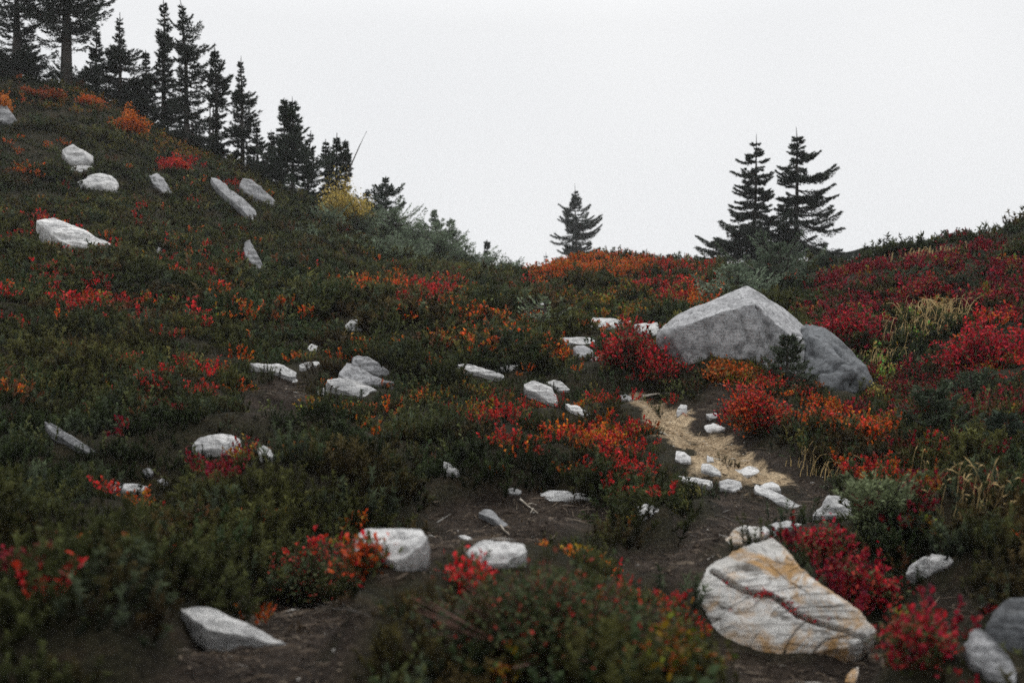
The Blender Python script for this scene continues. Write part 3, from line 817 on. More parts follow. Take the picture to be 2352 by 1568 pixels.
def heather_clump(r, stems, needles, nl, nw, hmin, hmax, spread):
    Bs, Ds, Ls, Ws, Vr = [], [], [], [], []
    for s in range(stems):
        ang = r.uniform(0, 6.283); rad = spread * math.sqrt(r.uniform())
        b = np.array([math.cos(ang) * rad, math.sin(ang) * rad, -0.03])
        H = r.uniform(hmin, hmax) * (1 - 0.35 * rad / spread)
        lean = np.array([math.cos(ang) * rad * 2.2 + r.normal(0, .15) , math.sin(ang) * rad * 2.2 + r.normal(0, .15), 1.0])
        lean /= np.linalg.norm(lean)
        t = r.uniform(0.15, 1.0, needles) ** 0.8
        p = b + lean * (H * t)[:, None] + np.array([0.02, 0.0, 0]) * (t ** 2)[:, None] * r.normal()
        d = r.normal(size=(needles, 3)); d[:, 2] *= 0.5
        d /= np.linalg.norm(d, axis=1, keepdims=True)
        d = d * 0.9 + lean * 0.75
        Bs.append(p); Ds.append(d)
        Ls.append(nl * r.uniform(.7, 1.3, needles)); Ws.append(nw * r.uniform(.8, 1.2, needles))
        tone = r.uniform(.45, 1.35)
        brown = np.clip(1.35 - t * 2.0, 0, 1)[:, None]
        vc = np.ones((needles, 3)) * tone * r.uniform(.8, 1.2, (needles, 1))
        vc = vc * (1 - brown) + brown * np.array([0.22, 0.15, 0.12])  # dead brown lower stems, coloured darker still to deepen shade inside the clump
        tipc = np.clip((t - .62) * 3, 0, 1)[:, None]
        vc = vc * (1 + tipc * np.array([0.95, 0.95, 0.55]))
        Vr.append(vc)
    V, Fc = blades(np.concatenate(Bs), np.concatenate(Ds), np.concatenate(Ls), np.concatenate(Ws), r)
    return V, Fc, np.repeat(np.concatenate(Vr), 3, 0)

def berry_clump(r, stems, per, ll, H, spread, autumn=True):
    Bs, Ds, Ls, Ws, Vr = [], [], [], [], []
    for s in range(stems):
        ang = r.uniform(0, 6.283); rad = spread * math.sqrt(r.uniform())
        b = np.array([math.cos(ang) * rad * .6, math.sin(ang) * rad * .6, -0.02])
        lean = np.array([math.cos(ang) * .45 + r.normal(0, .2), math.sin(ang) * .45 + r.normal(0, .2), 1.0]); lean /= np.linalg.norm(lean)
        hh = H * r.uniform(.55, 1.1)
        t = r.uniform(0.35, 1.0, per)
        p = b + lean * (hh * t)[:, None]
        az = r.uniform(0, 6.283, per)
        d = np.stack([np.cos(az), np.sin(az), r.uniform(.1, 1.1, per)], 1) + lean * .5
        Bs.append(p); Ds.append(d); l = ll * r.uniform(.7, 1.25, per); Ls.append(l); Ws.append(l * r.uniform(.5, .65, per))
        tone = r.uniform(.7, 1.2)
        vc = np.ones((per, 3)) * tone * r.uniform(.7, 1.25, (per, 1))
        k = r.uniform(0, 1, per) if autumn else np.ones(per)
        vc[k < .12] *= np.array([.3, 1.5, 1.0])       # leaves still green
        vc[(k > .12) & (k < .3)] *= np.array([1.05, 2.1, .8])  # orange ones
        vc[(k > .3) & (k < .5)] *= np.array([.5, .95, 1.0])   # browned, purplish
        vc[(k > .5) & (k < .58)] *= np.array([.8, 3.0, 1.2])
        Vr.append(vc)
    V, Fc = leaves(np.concatenate(Bs), np.concatenate(Ds), np.concatenate(Ls), np.concatenate(Ws), r)
    return V, Fc, np.repeat(np.concatenate(Vr), 6, 0)

def make_coll(name, objs):
    c = bpy.data.collections.new(name)
    for o in objs: c.objects.link(o)
    return c

rp = np.random.default_rng(11)
heath_near = [proto("heather_sprig", *heather_clump(rp, 13, 64, 0.018, 0.0046, .07, .20, .10)) for _ in range(7)]
heath_far = [proto("heather_tuft", *heather_clump(rp, 12, 36, 0.027, 0.0095, .07, .20, .12)) for _ in range(6)]
berry_near = [proto("berry_sprig", *berry_clump(rp, 9, 11, 0.026, .17, .09)) for _ in range(6)]
berry_far = [proto("berry_tuft", *berry_clump(rp, 8, 8, 0.036, .18, .12)) for _ in range(5)]
C_GN = make_coll('green_near', [proto('leafy_sprig', *berry_clump(rp, 9, 12, 0.022, .18, .09, False)) for _ in range(5)])
C_GF = make_coll('green_far', [proto('leafy_tuft', *berry_clump(rp, 8, 9, 0.034, .18, .12, False)) for _ in range(5)])
C_HN = make_coll("heather_near", heath_near); C_HF = make_coll("heather_far", heath_far)
C_BN = make_coll("berry_near", berry_near); C_BF = make_coll("berry_far", berry_far)

def scatter_group(coll):
    g = bpy.data.node_groups.new("scatter_" + coll.name, 'GeometryNodeTree')
    g.interface.new_socket("Geometry", in_out='INPUT', socket_type='NodeSocketGeometry')
    g.interface.new_socket("Geometry", in_out='OUTPUT', socket_type='NodeSocketGeometry')
    gi = g.nodes.new("NodeGroupInput"); go = g.nodes.new("NodeGroupOutput")
    ci = g.nodes.new("GeometryNodeCollectionInfo")
    ci.inputs['Collection'].default_value = coll
    ci.inputs['Separate Children'].default_value = True
    ci.inputs['Reset Children'].default_value = True
    ip = g.nodes.new("GeometryNodeInstanceOnPoints")
    ip.inputs['Pick Instance'].default_value = True
    def named(nm, dt):
        n = g.nodes.new("GeometryNodeInputNamedAttribute"); n.data_type = dt; n.inputs['Name'].default_value = nm
        return n.outputs[0]
    e2r = g.nodes.new("FunctionNodeEulerToRotation")
    g.links.new(named("rot", 'FLOAT_VECTOR'), e2r.inputs[0])
    g.links.new(gi.outputs[0], ip.inputs['Points'])
    g.links.new(ci.outputs[0], ip.inputs['Instance'])
    g.links.new(named("vi", 'INT'), ip.inputs['Instance Index'])
    g.links.new(e2r.outputs[0], ip.inputs['Rotation'])
    g.links.new(named("scl", 'FLOAT_VECTOR'), ip.inputs['Scale'])
    g.links.new(ip.outputs[0], go.inputs[0])
    return g

def scatter(name, label, cat, coll, nvar, pos, scl, tint, tilt=0.25):
    n = len(pos)
    me = bpy.data.meshes.new(name)
    me.vertices.add(n); me.vertices.foreach_set("co", np.asarray(pos, np.float32).ravel())
    r = np.random.default_rng(n)
    rot = np.stack([r.normal(0, tilt, n), r.normal(0, tilt, n), r.uniform(0, 6.283, n)], 1).astype(np.float32)
    a = me.attributes.new("rot", 'FLOAT_VECTOR', 'POINT'); a.data.foreach_set("vector", rot.ravel())
    a = me.attributes.new("scl", 'FLOAT_VECTOR', 'POINT'); a.data.foreach_set("vector", np.asarray(scl, np.float32).ravel())
    a = me.attributes.new("vi", 'INT', 'POINT'); a.data.foreach_set("value", r.integers(0, nvar, n).astype(np.int32))
    a = me.attributes.new("tint", 'FLOAT_COLOR', 'POINT')
    c4 = np.ones((n, 4), np.float32); c4[:, :3] = tint; a.data.foreach_set("color", c4.ravel())
    me.update()
    o = bpy.data.objects.new(name, me); COL.objects.link(o)
    m = o.modifiers.new("scatter", 'NODES'); m.node_group = scatter_group(coll)
    tag(o, label, cat, kind="stuff")
    return o

def candidates(bands, r):
    X, Y = [], []
    for d0, d1, dens in bands:
        wmax = 0.53 * d1 + 1.0
        n = int(dens * (d1 - d0) * 2 * wmax)
        y = r.uniform(d0, d1, n); x = r.uniform(-wmax, wmax, n)
        k = np.abs(x) < 0.53 * y + 1.0
        X.append(x[k]); Y.append(y[k])
    return np.concatenate(X), np.concatenate(Y)

def limit_scale(x, y, z, tall, s, r, keep=0.06):
    """low growth in front of stones and bare soil: shrink a plant until it no longer rises across them"""
    ok = np.ones(len(x), bool); s = s.copy()
    uu = r.uniform(size=len(x))
    for f in (0.0, 0.15, 0.3, 0.45, 0.6, 0.75, 0.9):
      for lat in (-.08, 0, .08):
        px, py = project(x + lat * s, y, z + tall * 1.3 * s * f)
        mi = np.clip((py // 2).astype(int), 0, MASK.shape[0] - 1); mj = np.clip((px // 2).astype(int), 0, MASK.shape[1] - 1)
        inside = MASK[mi, mj] & (px > 0) & (px < 2352) & (py > 0) & (y < MDEP[mi, mj] + 0.45)
        lucky = uu < keep * (0.25 if f < .2 else 1)
        hit = inside & ~lucky & ok
        if f < 0.4: ok &= ~hit
        else: s = np.where(hit, np.minimum(s, s * (f - .12)), s)
    return ok, s

PAL = {0: [.50, .022, .026], 1: [.26, .012, .026], 2: [.58, .075, .018], 3: [.27, .085, .022], 4: [.34, .22, .07]}
RED = [  # (cx, cy, rx, ry, probability, palette)  patches read off the photograph
 (1400,1010,210,110,.6,0),(1330,985,120,70,.5,2),(1480,1060,110,70,.6,0),(1180,960,100,70,.5,0),(1130,1030,90,50,.25,2),(1060,890,60,40,.25,3),
 (820,905,50,25,.55,0),(850,960,60,50,.25,2),(460,790,70,30,.5,0),(300,950,110,70,.42,1),(400,880,120,40,.22,0),(230,690,80,30,.3,0),(330,680,60,30,.25,0),
 (110,520,50,22,.7,0),(150,640,80,40,.22,0),(980,675,90,45,.45,0),(1020,690,60,40,.35,2),(850,650,60,30,.35,2),(900,640,40,25,.3,2),(1100,760,90,50,.2,2),
 (1300,610,90,40,.5,2),(1420,600,110,40,.5,2),(1540,640,120,60,.38,0),(1400,690,170,50,.3,3),(1620,680,60,40,.3,2),
 (2050,660,190,75,.55,1),(2250,640,150,90,.5,1),(1960,740,120,80,.7,1),(2280,790,140,90,.75,0),(2200,860,220,90,.5,1),(2330,700,90,110,.45,1),(2120,690,120,60,.3,3),(2250,950,160,60,.5,1),
 (1780,900,120,45,.5,0),(1740,960,90,40,.5,1),(1870,940,90,40,.55,2),(1960,985,110,50,.6,2),(2050,930,140,50,.5,1),(1900,1030,110,50,.35,2),(2060,1050,150,50,.4,0),
 (2180,1090,150,80,.3,1),(2200,1180,150,60,.3,3),(2050,1180,100,50,.4,1),(1890,1235,80,35,.75,1),(1960,1310,80,60,.55,1),(2010,1370,80,60,.5,1),(2090,1460,110,80,.5,1),(2180,1540,120,60,.45,1),
 (1450,790,90,45,.5,0),(1510,840,70,40,.6,0),(1590,920,60,16,.75,0),(1640,1080,80,25,.45,1),(1590,1080,60,40,.4,0),(1790,1125,70,25,.5,0),(1620,1180,35,35,.55,2),
 (1680,850,110,35,.45,3),(1620,820,80,25,.4,3),(2120,750,70,60,.3,4),(2030,830,60,40,.35,4),
 (1060,1310,55,28,.75,0),(1190,1325,20,14,.6,0),(1410,1330,60,22,.4,0),(1370,1370,40,24,.4,1),(1300,1420,330,140,.2,0),(1300,1500,380,110,.2,3),(1240,1500,90,50,.4,0),(1450,1470,120,60,.28,3),(1120,1480,120,80,.22,2),(1560,1400,60,60,.25,0),(1000,1390,60,60,.25,2),(850,1490,60,80,.35,0),(860,1275,50,30,.6,0),(740,1260,80,60,.4,0),(720,1220,50,30,.4,1),(1290,1275,60,20,.3,2),
 (40,1240,70,40,.45,1),(110,1250,50,40,.3,1),(320,1120,40,20,.8,2),(270,1080,60,30,.35,0),(370,1420,50,30,.35,3),(430,1490,22,18,.6,1),(430,560,60,40,.06,2),(500,1060,120,50,.25,1),(560,1090,90,40,.2,3),
 (410,378,55,16,.85,0),(560,430,30,18,.5,0),(120,215,110,14,.5,3),(230,240,130,25,.45,3),(420,330,120,40,.4,3),(100,330,90,30,.2,2),(100,400,60,30,.2,2),(540,385,80,15,.4,3),
 (700,760,400,130,.05,2),(300,620,300,120,.05,0),(300,760,300,100,.08,0),(700,1000,300,120,.12,3),(1100,820,300,60,.10,2),(1250,760,200,60,.12,2),(2180,1000,170,60,.25,1),(2250,1300,120,70,.12,1),(2150,1130,150,60,.25,3),
]
def red_prob(px, py, r):
    p = np.zeros_like(px); pal = np.zeros(len(px), int); best = np.zeros_like(px)
    for cx, cy, rx, ry, pr, pa in RED:
        d = ((px - cx) / rx) ** 2 + ((py - cy) / ry) ** 2
        wgt = min(.95, pr * 1.3) * np.clip(1.35 - d, 0, 1)
        p = 1 - (1 - p) * (1 - wgt)
        k = wgt * r.uniform(.6, 1.4, len(px))
        pal = np.where(k > best, pa, pal); best = np.maximum(best, k)
    return p, pal
# ---- heather
r1 = np.random.default_rng(21)
def heather(name, label, bands, coll, nvar, sbase):
    x, y = candidates(bands, r1)
    z = height(x, y)
    s = sbase * r1.uniform(.65, 1.25, len(x)) * np.exp(1.05 * n2(x, y, 1.25, 51, 2))
    ok, s = limit_scale(x, y, z, .17, s, r1)
    px, py = project(x, y, z)
    da, dtr = dirt_mask(px + 20 * n2(x, y, 4, 61, 1), py + 12 * n2(x, y, 4, 62, 1))
    on_soil = (da > .45) & (y < 16)
    ok |= on_soil & (dtr < .1) & (r1.uniform(size=len(x)) < .22 * (n2(x, y, 1.6, 63, 2) > 0))
    ok &= ~(on_soil & ((dtr > .1) | (r1.uniform(size=len(x)) > .2)))
    s = np.where(on_soil, .38 * sbase, s)
    rpb, _ = red_prob(*project(x, y, z + .1), r1)
    ok &= r1.uniform(size=len(x)) > .75 * np.clip(rpb - .25, 0, 1) * np.clip((y - 8) / 5, .3, 1)
    s *= 1 - .35 * np.clip(rpb - .3, 0, 1)
    edge = np.clip(1 - da, .4, 1); s *= np.where((y < 16) & ~on_soil, edge, 1)
    x, y, z, s, px, py, on_soil = x[ok], y[ok], z[ok], s[ok], px[ok], py[ok], on_soil[ok]
    u = n2(x, y, .55, 71, 3); v = n2(x, y, 1.9, 73, 2); q = r1.uniform(size=len(x))
    g_dark = np.array([.034, .046, .022]); g_ol = np.array([.106, .104, .040]); g_br = np.array([.082, .048, .026]); g_gy = np.array([.078, .098, .066])
    a = np.clip(.5 + 1.0 * u, 0, 1)[:, None]
    c = g_dark * (1 - a) + g_ol * a
    b = np.clip((v - .22) * 2.2, 0, .7)[:, None]
    c = c * (1 - b) + g_br * b
    c = np.where((q < .14)[:, None], g_gy, c)
    c = np.where(on_soil[:, None], np.array([.115, .075, .045]), c)
    c *= .52 * r1.uniform(.6, 1.35, (len(x), 1))
    scl = np.stack([s * r1.uniform(.9, 1.3, len(s)), s * r1.uniform(.9, 1.3, len(s)), s * r1.uniform(.75, 1.25, len(s))], 1)
    return scatter(name, label, "heather", coll, nvar, np.stack([x, y, z], 1), scl, c)
heather("heather_cover", "low dark green heather carpeting the near slope around the stones", [(1.5, 6, 120), (6, 9, 100), (9, 13, 78)], C_HN, 7, 0.95)
heather("heather_cover", "olive and brown heather carpeting the far slope up to the trees", [(13, 19, 60), (19, 30, 36), (30, 47, 22)], C_HF, 6, 1.25)

# ---- red and orange huckleberry
r2 = np.random.default_rng(31)
def berries(name, label, bands, coll, nvar, sbase):
    x, y = candidates(bands, r2)
    z = height(x, y)
    px, py = project(x, y, z + .1)
    p, pal = red_prob(px, py, r2)
    outside = (px < -40) | (px > 2400) | (py > 1620)
    stray = r2.uniform(size=len(x))
    gen = .035 + .07 * np.clip(n2(x, y, .7, 81, 2), 0, 1)
    pal = np.where(p < .01, np.where(stray < .45, 0, np.where(stray < .8, 2, 3)), pal)
    p = np.where(outside, .15, np.maximum(p, gen))
    patch = np.clip(.35 + 1.7 * (n2(x, y, 2.4, 83, 2) + .12), 0.05, 1.6)
    patch = patch + (1.0 - patch) * np.clip((p - .45) * 2.2, 0, .8) * .45 * np.clip((y - 8) / 5, .15, 1)
    ok = r2.uniform(size=len(x)) < p * patch
    s = sbase * r2.uniform(.6, 1.25, len(x))
    ok2, s = limit_scale(x, y, z, .2, s, r2, .22)
    da, _ = dirt_mask(px, py)
    ok &= ok2 & ~((da > .5) & (r2.uniform(size=len(x)) > .06) & (y < 16))
    x, y, z, s, pal = x[ok], y[ok], z[ok], s[ok], pal[ok]
    q = r2.uniform(size=len(x))
    pal = np.where((q < .1) & (pal == 0), 2, np.where((q > .9) & (pal <= 1), 3, pal))
    c = np.array([PAL[k] for k in range(5)])[pal] * r2.uniform(.65, 1.2, (len(x), 1))
    lift = r2.uniform(.0, .05, len(x))
    return scatter(name, label, "huckleberry", coll, nvar, np.stack([x, y, z + lift], 1), np.stack([s, s, s * r2.uniform(.8, 1.2, len(s))], 1), c, .3)
berries("huckleberry_cover", "scarlet and orange huckleberry leaves scattered through the near heather", [(1.5, 6, 74), (6, 13, 74)], C_BN, 6, .95)
berries("huckleberry_cover", "crimson and rust huckleberry leaves spread over the far slopes", [(13, 20, 56), (20, 32, 38), (32, 44, 22)], C_BF, 5, 1.2)

def leafy(name, label, bands, coll, nvar, sbase, dens_cut, seed):
    r = np.random.default_rng(seed)
    x, y = candidates(bands, r)
    z = height(x, y)
    rp_, _ = red_prob(*project(x, y, z + .1), r)
    ok = r.uniform(size=len(x)) < np.clip(dens_cut * (1 + 2.6 * n2(x, y, .9, 91, 2)), .02, 1) * (1 - .8 * rp_)
    s = sbase * r.uniform(.6, 1.45, len(x))
    ok2, s = limit_scale(x, y, z, .2, s, r, .12)
    px, py = project(x, y, z)
    da, _ = dirt_mask(px, py)
    ok &= ok2 & ~((da > .4) & (y < 16))
    x, y, z, s = x[ok], y[ok], z[ok], s[ok]
    q = r.uniform(size=(len(x), 1))
    c = np.where(q < .5, np.array([[.042, .062, .026]]), np.where(q < .78, np.array([[.085, .095, .035]]), np.where(q < .9, np.array([[.17, .15, .045]]), np.array([[.12, .055, .025]]))))
    c = .8 * c * r.uniform(.7, 1.3, (len(x), 1))
    return scatter(name, label, "undershrub", coll, nvar, np.stack([x, y, z], 1), np.stack([s, s, s * r.uniform(.7, 1.4, len(s))], 1), c, .3)
leafy("green_undershrub", "dark green broad-leaved undershrubs mixed into the near heather", [(1.5, 6, 60), (6, 13, 50)], C_GN, 5, 1.0, .28, 301)
leafy("green_undershrub", "dark green broad-leaved undershrubs mixed into the far heather", [(13, 20, 30), (20, 42, 16)], C_GF, 5, 1.3, .26, 302)

# ---- litter on the bare soil: twigs, crumbs, pebbles
def litter_protos():
    r = np.random.default_rng(5); L = []
    for k in range(5):       # twig
        l = r.uniform(.03, .09); w_ = .0018
        a = np.array([[-l, -w_, .003], [-l, w_, .003], [0, w_, .006 + r.uniform(0, .008)], [0, -w_, .006], [l, 0, .004]])
        L.append(proto("twig_bit", a, np.array([[0, 1, 2], [0, 2, 3], [3, 2, 4]]), np.ones((5, 3))))
    for k in range(5):       # crumb / pebble
        t = (1 + 5 ** .5) / 2
        ico = np.array([[-1,t,0],[1,t,0],[-1,-t,0],[1,-t,0],[0,-1,t],[0,1,t],[0,-1,-t],[0,1,-t],[t,0,-1],[t,0,1],[-t,0,-1],[-t,0,1]], float) / 1.9
        fc = np.array([[0,11,5],[0,5,1],[0,1,7],[0,7,10],[0,10,11],[1,5,9],[5,11,4],[11,10,2],[10,7,6],[7,1,8],[3,9,4],[3,4,2],[3,2,6],[3,6,8],[3,8,9],[4,9,5],[2,4,11],[6,2,10],[8,6,7],[9,8,1]])
        ico *= r.uniform(.6, 1.3, (12, 1)) * np.array([1, .8, .55]) * .009
        L.append(proto("soil_crumb", ico, fc, np.ones((12, 3))))
    return L
C_LIT = make_coll("litter", litter_protos())
r3 = np.random.default_rng(41)
x, y = candidates([(2, 6, 1800), (6, 14, 900)], r3)
z = height(x, y); px, py = project(x, y, z)
da, dtm = dirt_mask(px, py)
k = (r3.uniform(size=len(x)) < np.clip(da, 0, 1)) & (da > .1)
x, y, z, dtm = x[k], y[k], z[k], dtm[k]
q = r3.uniform(size=(len(x), 1))
c = np.where(q < .55, np.array([[.05, .038, .03]]), np.where(q < .85, np.array([[.13, .10, .075]]), np.where(q < .985, np.array([[.17, .135, .10]]), np.array([[.4, .38, .35]]))))
s = np.clip(.7 * r3.lognormal(0, .5, len(x)), .25, 1.3)
c = np.where((dtm > .4)[:, None], np.where(q < .7, np.array([[.3, .225, .14]]), np.where(q < .9, np.array([[.09, .065, .04]]), np.array([[.55, .5, .42]]))), c)
scatter("soil_litter", "twigs, needles and crumbs littering the bare dark soil", "litter", C_LIT, 10, np.stack([x, y, z], 1), np.repeat(s[:, None], 3, 1), c, .15)

# ------------------------------------------------------------------ conifers
def tube(path, radii, sides=6):
    path = np.asarray(path, float); n = len(path)
    t = np.gradient(path, axis=0)
    a, b, d = rot_to(t)
    V = []
    for k in range(n):
        for s in range(sides):
            an = 2 * math.pi * s / sides
            V.append(path[k] + radii[k] * (math.cos(an) * a[k] + math.sin(an) * b[k]))
    Fc = []
    for k in range(n - 1):
        for s in range(sides):
            s2 = (s + 1) % sides
            Fc.append((k * sides + s, k * sides + s2, (k + 1) * sides + s2, (k + 1) * sides + s))
    return V, Fc

def merge(lst):
    V, Fc, o = [], [], 0
    for v, f in lst:
        V += [tuple(p) for p in v]; Fc += [tuple(i + o for i in ff) for ff in f]; o += len(v)
    return V, Fc

def conifer(name, label, px, topy, depth, hw, seed, cat="tree", group=None, first=.04, power=.85, droop=-.25, up=.35, sweep=0.0, gap=.0,
            tone=(.040, .052, .034), lean=0.0, spacing=.16, tuft=.075, basepy=None, dens=1.0, irr=.35, topthin=.0, extra_tops=(), trunk_r=None, top_pitch=.55, nboughs=8):
    """hw = half width of the crown in picture units at its base"""
    r = np.random.default_rng(seed)
    X = (px - CX) / F * depth
    z0 = h1(X, depth) - .06 if basepy is None else (HY - basepy) / F * depth
    H = (HY - topy) / F * depth - z0
    H = max(H, .3)
    Rr = hw / F * depth * 1.2
    root = empty(name, (X, depth, z0)); tag(root, label, cat, group)
    nseg = 14
    zz = np.linspace(0, 1, nseg)
    wob = r.normal(0, .012 * H, (nseg, 2)).cumsum(0) * .35 * zz[:, None]
    axis_ = np.stack([wob[:, 0] + lean * H * zz ** 2, wob[:, 1], zz * H], 1)
    tr = trunk_r if trunk_r else .016 * H + .015
    tubes = [tube(axis_, tr * (1 - zz) ** .8 + .006, 7)]
    def at(t):
        return np.array([np.interp(t, zz, axis_[:, k]) for k in range(3)])
    tops = [(None, 0, 1.0)] + list(extra_tops)
    Bs, Ds, Ls, Ws, Cs = [], [], [], [], []
    def spray(p0, d0, L, nb):
        """a leafy bough from p0 in direction d0"""
        ns = max(4, int(L / .11))
        tt = np.linspace(0, 1, ns)
        side = np.cross(d0, [0, 0, 1.0]); side /= (np.linalg.norm(side) + 1e-6)
        curve = p0 + d0 * (L * tt)[:, None] + np.array([0, 0, 1.0]) * (up * L * .45 * tt ** 2.2)[:, None] + np.array([0, 0, -1.0]) * (.12 * L * np.sin(tt * 3.14))[:, None] \
                + side * (r.normal(0, .08) * L * tt ** 2)[:, None]
        if L > .25: tubes.append(tube(curve[::max(1, ns // 4)], np.linspace(.012 + .012 * L, .003, len(curve[::max(1, ns // 4)])), 4))
        n = int((20 + L * 170) * dens)
        t = r.uniform(.08, 1, n) ** .75
        bp_ = np.stack([np.interp(t, tt, curve[:, k]) for k in range(3)], 1)
        sgn = r.choice([-1, 1], n)
        wl = (.36 * L * (1.05 - t) * (0.4 + .6 * np.minimum(1, t * 4)) + .04) * r.uniform(.1, 1, n)
        bp_ = bp_ + side * (sgn * wl)[:, None] + d0 * (wl * .55)[:, None] + np.array([0, 0, -1.0]) * (wl * r.uniform(-.1, .45, n))[:, None]
        dd = d0 * .8 + side * (sgn * .7)[:, None] + r.normal(0, .38, (n, 3)) + np.array([0, 0, .22])
        Bs.append(bp_); Ds.append(dd)
        Ls.append(tuft * r.uniform(.7, 1.5, n)); Ws.append(tuft * r.uniform(.35, .6, n))
        tn = r.uniform(.7, 1.3)
        Cs.append(np.array(tone) * tn * r.uniform(.7, 1.3, (n, 1)) * (1 + .35 * np.clip(t - .6, 0, 1))[:, None])
    def crown(base_t, leaderaxis, Rloc, Hh):
        z = first * Hh
        while z < Hh * .94:
            f = z / Hh
            prof = (1 - f) ** power
            prof *= (.8 + .3 * math.sin(f * 9 + seed)) * min(1, .12 + 3.2 * (1 - f))
            nb = nboughs if f < .7 else 5
            if gap and r.uniform() < gap: nb -= 2
            if f > 1 - topthin: nb = 3
            if r.uniform() < .16: nb = 2
            for b in range(max(nb, 1)):
                az = r.uniform(0, 6.283)
                L = Rloc * prof * (1 + irr * r.normal()) * (1 + sweep * math.cos(az))
                L = float(np.clip(L, .05 + .04 * (1 - f), Rloc * 1.2))
                pitch = droop * (1 - f) + (top_pitch * f) + r.normal(0, .13)
                d0 = np.array([math.cos(az) * math.cos(pitch), math.sin(az) * math.cos(pitch), math.sin(pitch)])
                spray(leaderaxis(f), d0, L, nb)
            z += .8 * spacing * (.55 + .75 * (1 - f)) * r.uniform(.6, 1.4)
        # leader tuft
        n = 40
        t = r.uniform(.86, 1.0, n)
        Bs.append(np.array([leaderaxis(v) for v in t])); Ds.append(r.normal(0, .5, (n, 3)) + [0, 0, .55])
        Ls.append(tuft * (.35 + 4.5 * (1 - t))); Ws.append(np.full(n, tuft * .3)); Cs.append(np.tile(np.array(tone), (n, 1)))
    crown(0, at, Rr, H)
    for (dx, t0, hfrac) in extra_tops:
        off = dx / F * depth
        Hh = H * (hfrac - t0)
        basep = at(t0)
        ax = lambda f, b=basep, o=off, hh=Hh: b + np.array([o * min(1, f * 2.2 + .2), 0, hh * f])
        tubes.append(tube([ax(v) for v in np.linspace(0, 1, 8)], tr * .6 * (1 - np.linspace(0, 1, 8)) + .005, 5))
        crown(t0, ax, Rr * .45, Hh)
    V, Fc = merge(tubes)
    mesh_obj("trunk", V, Fc, M_BARK, root)
    B = np.concatenate(Bs); D = np.concatenate(Ds)
    V, Fc = blades(B, D, np.concatenate(Ls), np.concatenate(Ws), r)
    mesh_obj("crown", V, Fc, M_NEEDLE, root, smooth=False, col=np.repeat(np.concatenate(Cs), 3, 0))
    return root

DK = (.026, .033, .024)
G = "dark firs along the left ridge"
conifer("conifer_tree", "broad dark conifer at the far end of the ridge row, by orange leaves", 38, -80, 33.8, 84, 1, group=G, droop=-.3, power=.6, tone=DK, trunk_r=.17, spacing=.2)
conifer("conifer_tree", "tall dark conifer with a thick bare lower trunk and wide crown", 152, -170, 34.2, 120, 2, group=G, first=.3, droop=-.3, power=.5, tone=DK, trunk_r=.2, gap=.2, spacing=.22)
conifer("conifer_tree", "slim dark fir close behind the thick-trunked conifer", 222, 62, 35, 26, 3, group=G, tone=DK)
conifer("conifer_tree", "dark pointed fir with a crooked thin top swept to one side", 276, 28, 34.6, 64, 4, group=G, lean=.015, sweep=.3, topthin=.4, power=1.05, tone=DK)
conifer("conifer_tree", "very thin short fir between the crooked-topped fir and the twin spires", 337, 115, 35, 14, 5, group=G, power=.5, tone=DK)
conifer("conifer_tree", "narrow dark spire with a ragged top, slimmer of the twin spires", 375, -14, 35, 36, 6, group=G, power=.6, tone=DK, topthin=.3)
conifer("conifer_tree", "tall ragged dark fir with long swept branches, wider of the twin spires", 428, -4, 34.5, 66, 7, group=G, power=.85, sweep=.35, topthin=.35, tone=DK, irr=.5)
conifer("conifer_tree", "thin columnar fir standing alone in bright sky next to the dead snag", 499, 98, 35, 30, 8, group=G, power=.45, gap=.2, tone=DK)
conifer("conifer_tree", "slender pointed fir between the columnar fir and the small ridge firs", 557, 126, 35, 42, 9, group=G, power=.9, topthin=.3, tone=DK)
conifer("conifer_tree", "small dark fir, taller of two beside the slender pointed fir", 592, 280, 35, 26, 10, group=G, power=.7, tone=DK)
conifer("conifer_tree", "small thin fir with bare twigs left of the dense two-topped fir", 622, 300, 35.5, 22, 11, group=G, power=.6, gap=.3, tone=DK)
conifer("conifer_tree", "dense broad fir with two tops beside the dark cracked outcrop", 672, 222, 34.2, 74, 12, group=G, power=.8, extra_tops=((-20, .35, .985),), tone=(.034, .046, .032), dens=1.3)
conifer("conifer_tree", "thin ragged fir just right of the dense two-topped fir", 706, 300, 35.6, 26, 13, group=G, power=.8, gap=.3, tone=DK)
conifer("conifer_tree", "three-topped dark fir behind the yellow shrub", 772, 306, 35.8, 44, 14, group=G, power=.8, extra_tops=((-24, .15, .93), (22, .15, .93)), tone=(.034, .045, .032))
conifer("conifer_tree", "low pointed green fir downhill of the yellow shrub", 886, 405, 35, 74, 15, group=G, power=1.0, tone=(.04, .055, .04))
conifer("conifer_tree", "tiny fir tip between the yellow shrub and the low pointed fir", 842, 440, 35.5, 16, 16, group=G, tone=DK)
conifer("conifer_tree", "tiny thin fir spire alone at the dip of the ridge", 1120, 550, 39, 9, 17, tone=(.035, .045, .035))
conifer("conifer_tree", "left fir of the tall pair on the skyline behind the great boulder", 1732, 308, 36.5, 104, 18, droop=-.42, up=.12, top_pitch=.3, nboughs=11, power=.72, sweep=-.12, spacing=.24, gap=.12, tone=(.034, .042, .032), irr=.4, dens=1.9, trunk_r=.09)
conifer("conifer_tree", "right fir of the tall pair, with long low boughs reaching outwards", 1828, 293, 36.8, 132, 19, droop=-.45, up=.12, top_pitch=.3, nboughs=11, power=.8, sweep=.3, spacing=.22, gap=.12, tone=(.034, .042, .032), irr=.4, dens=1.9, trunk_r=.11)
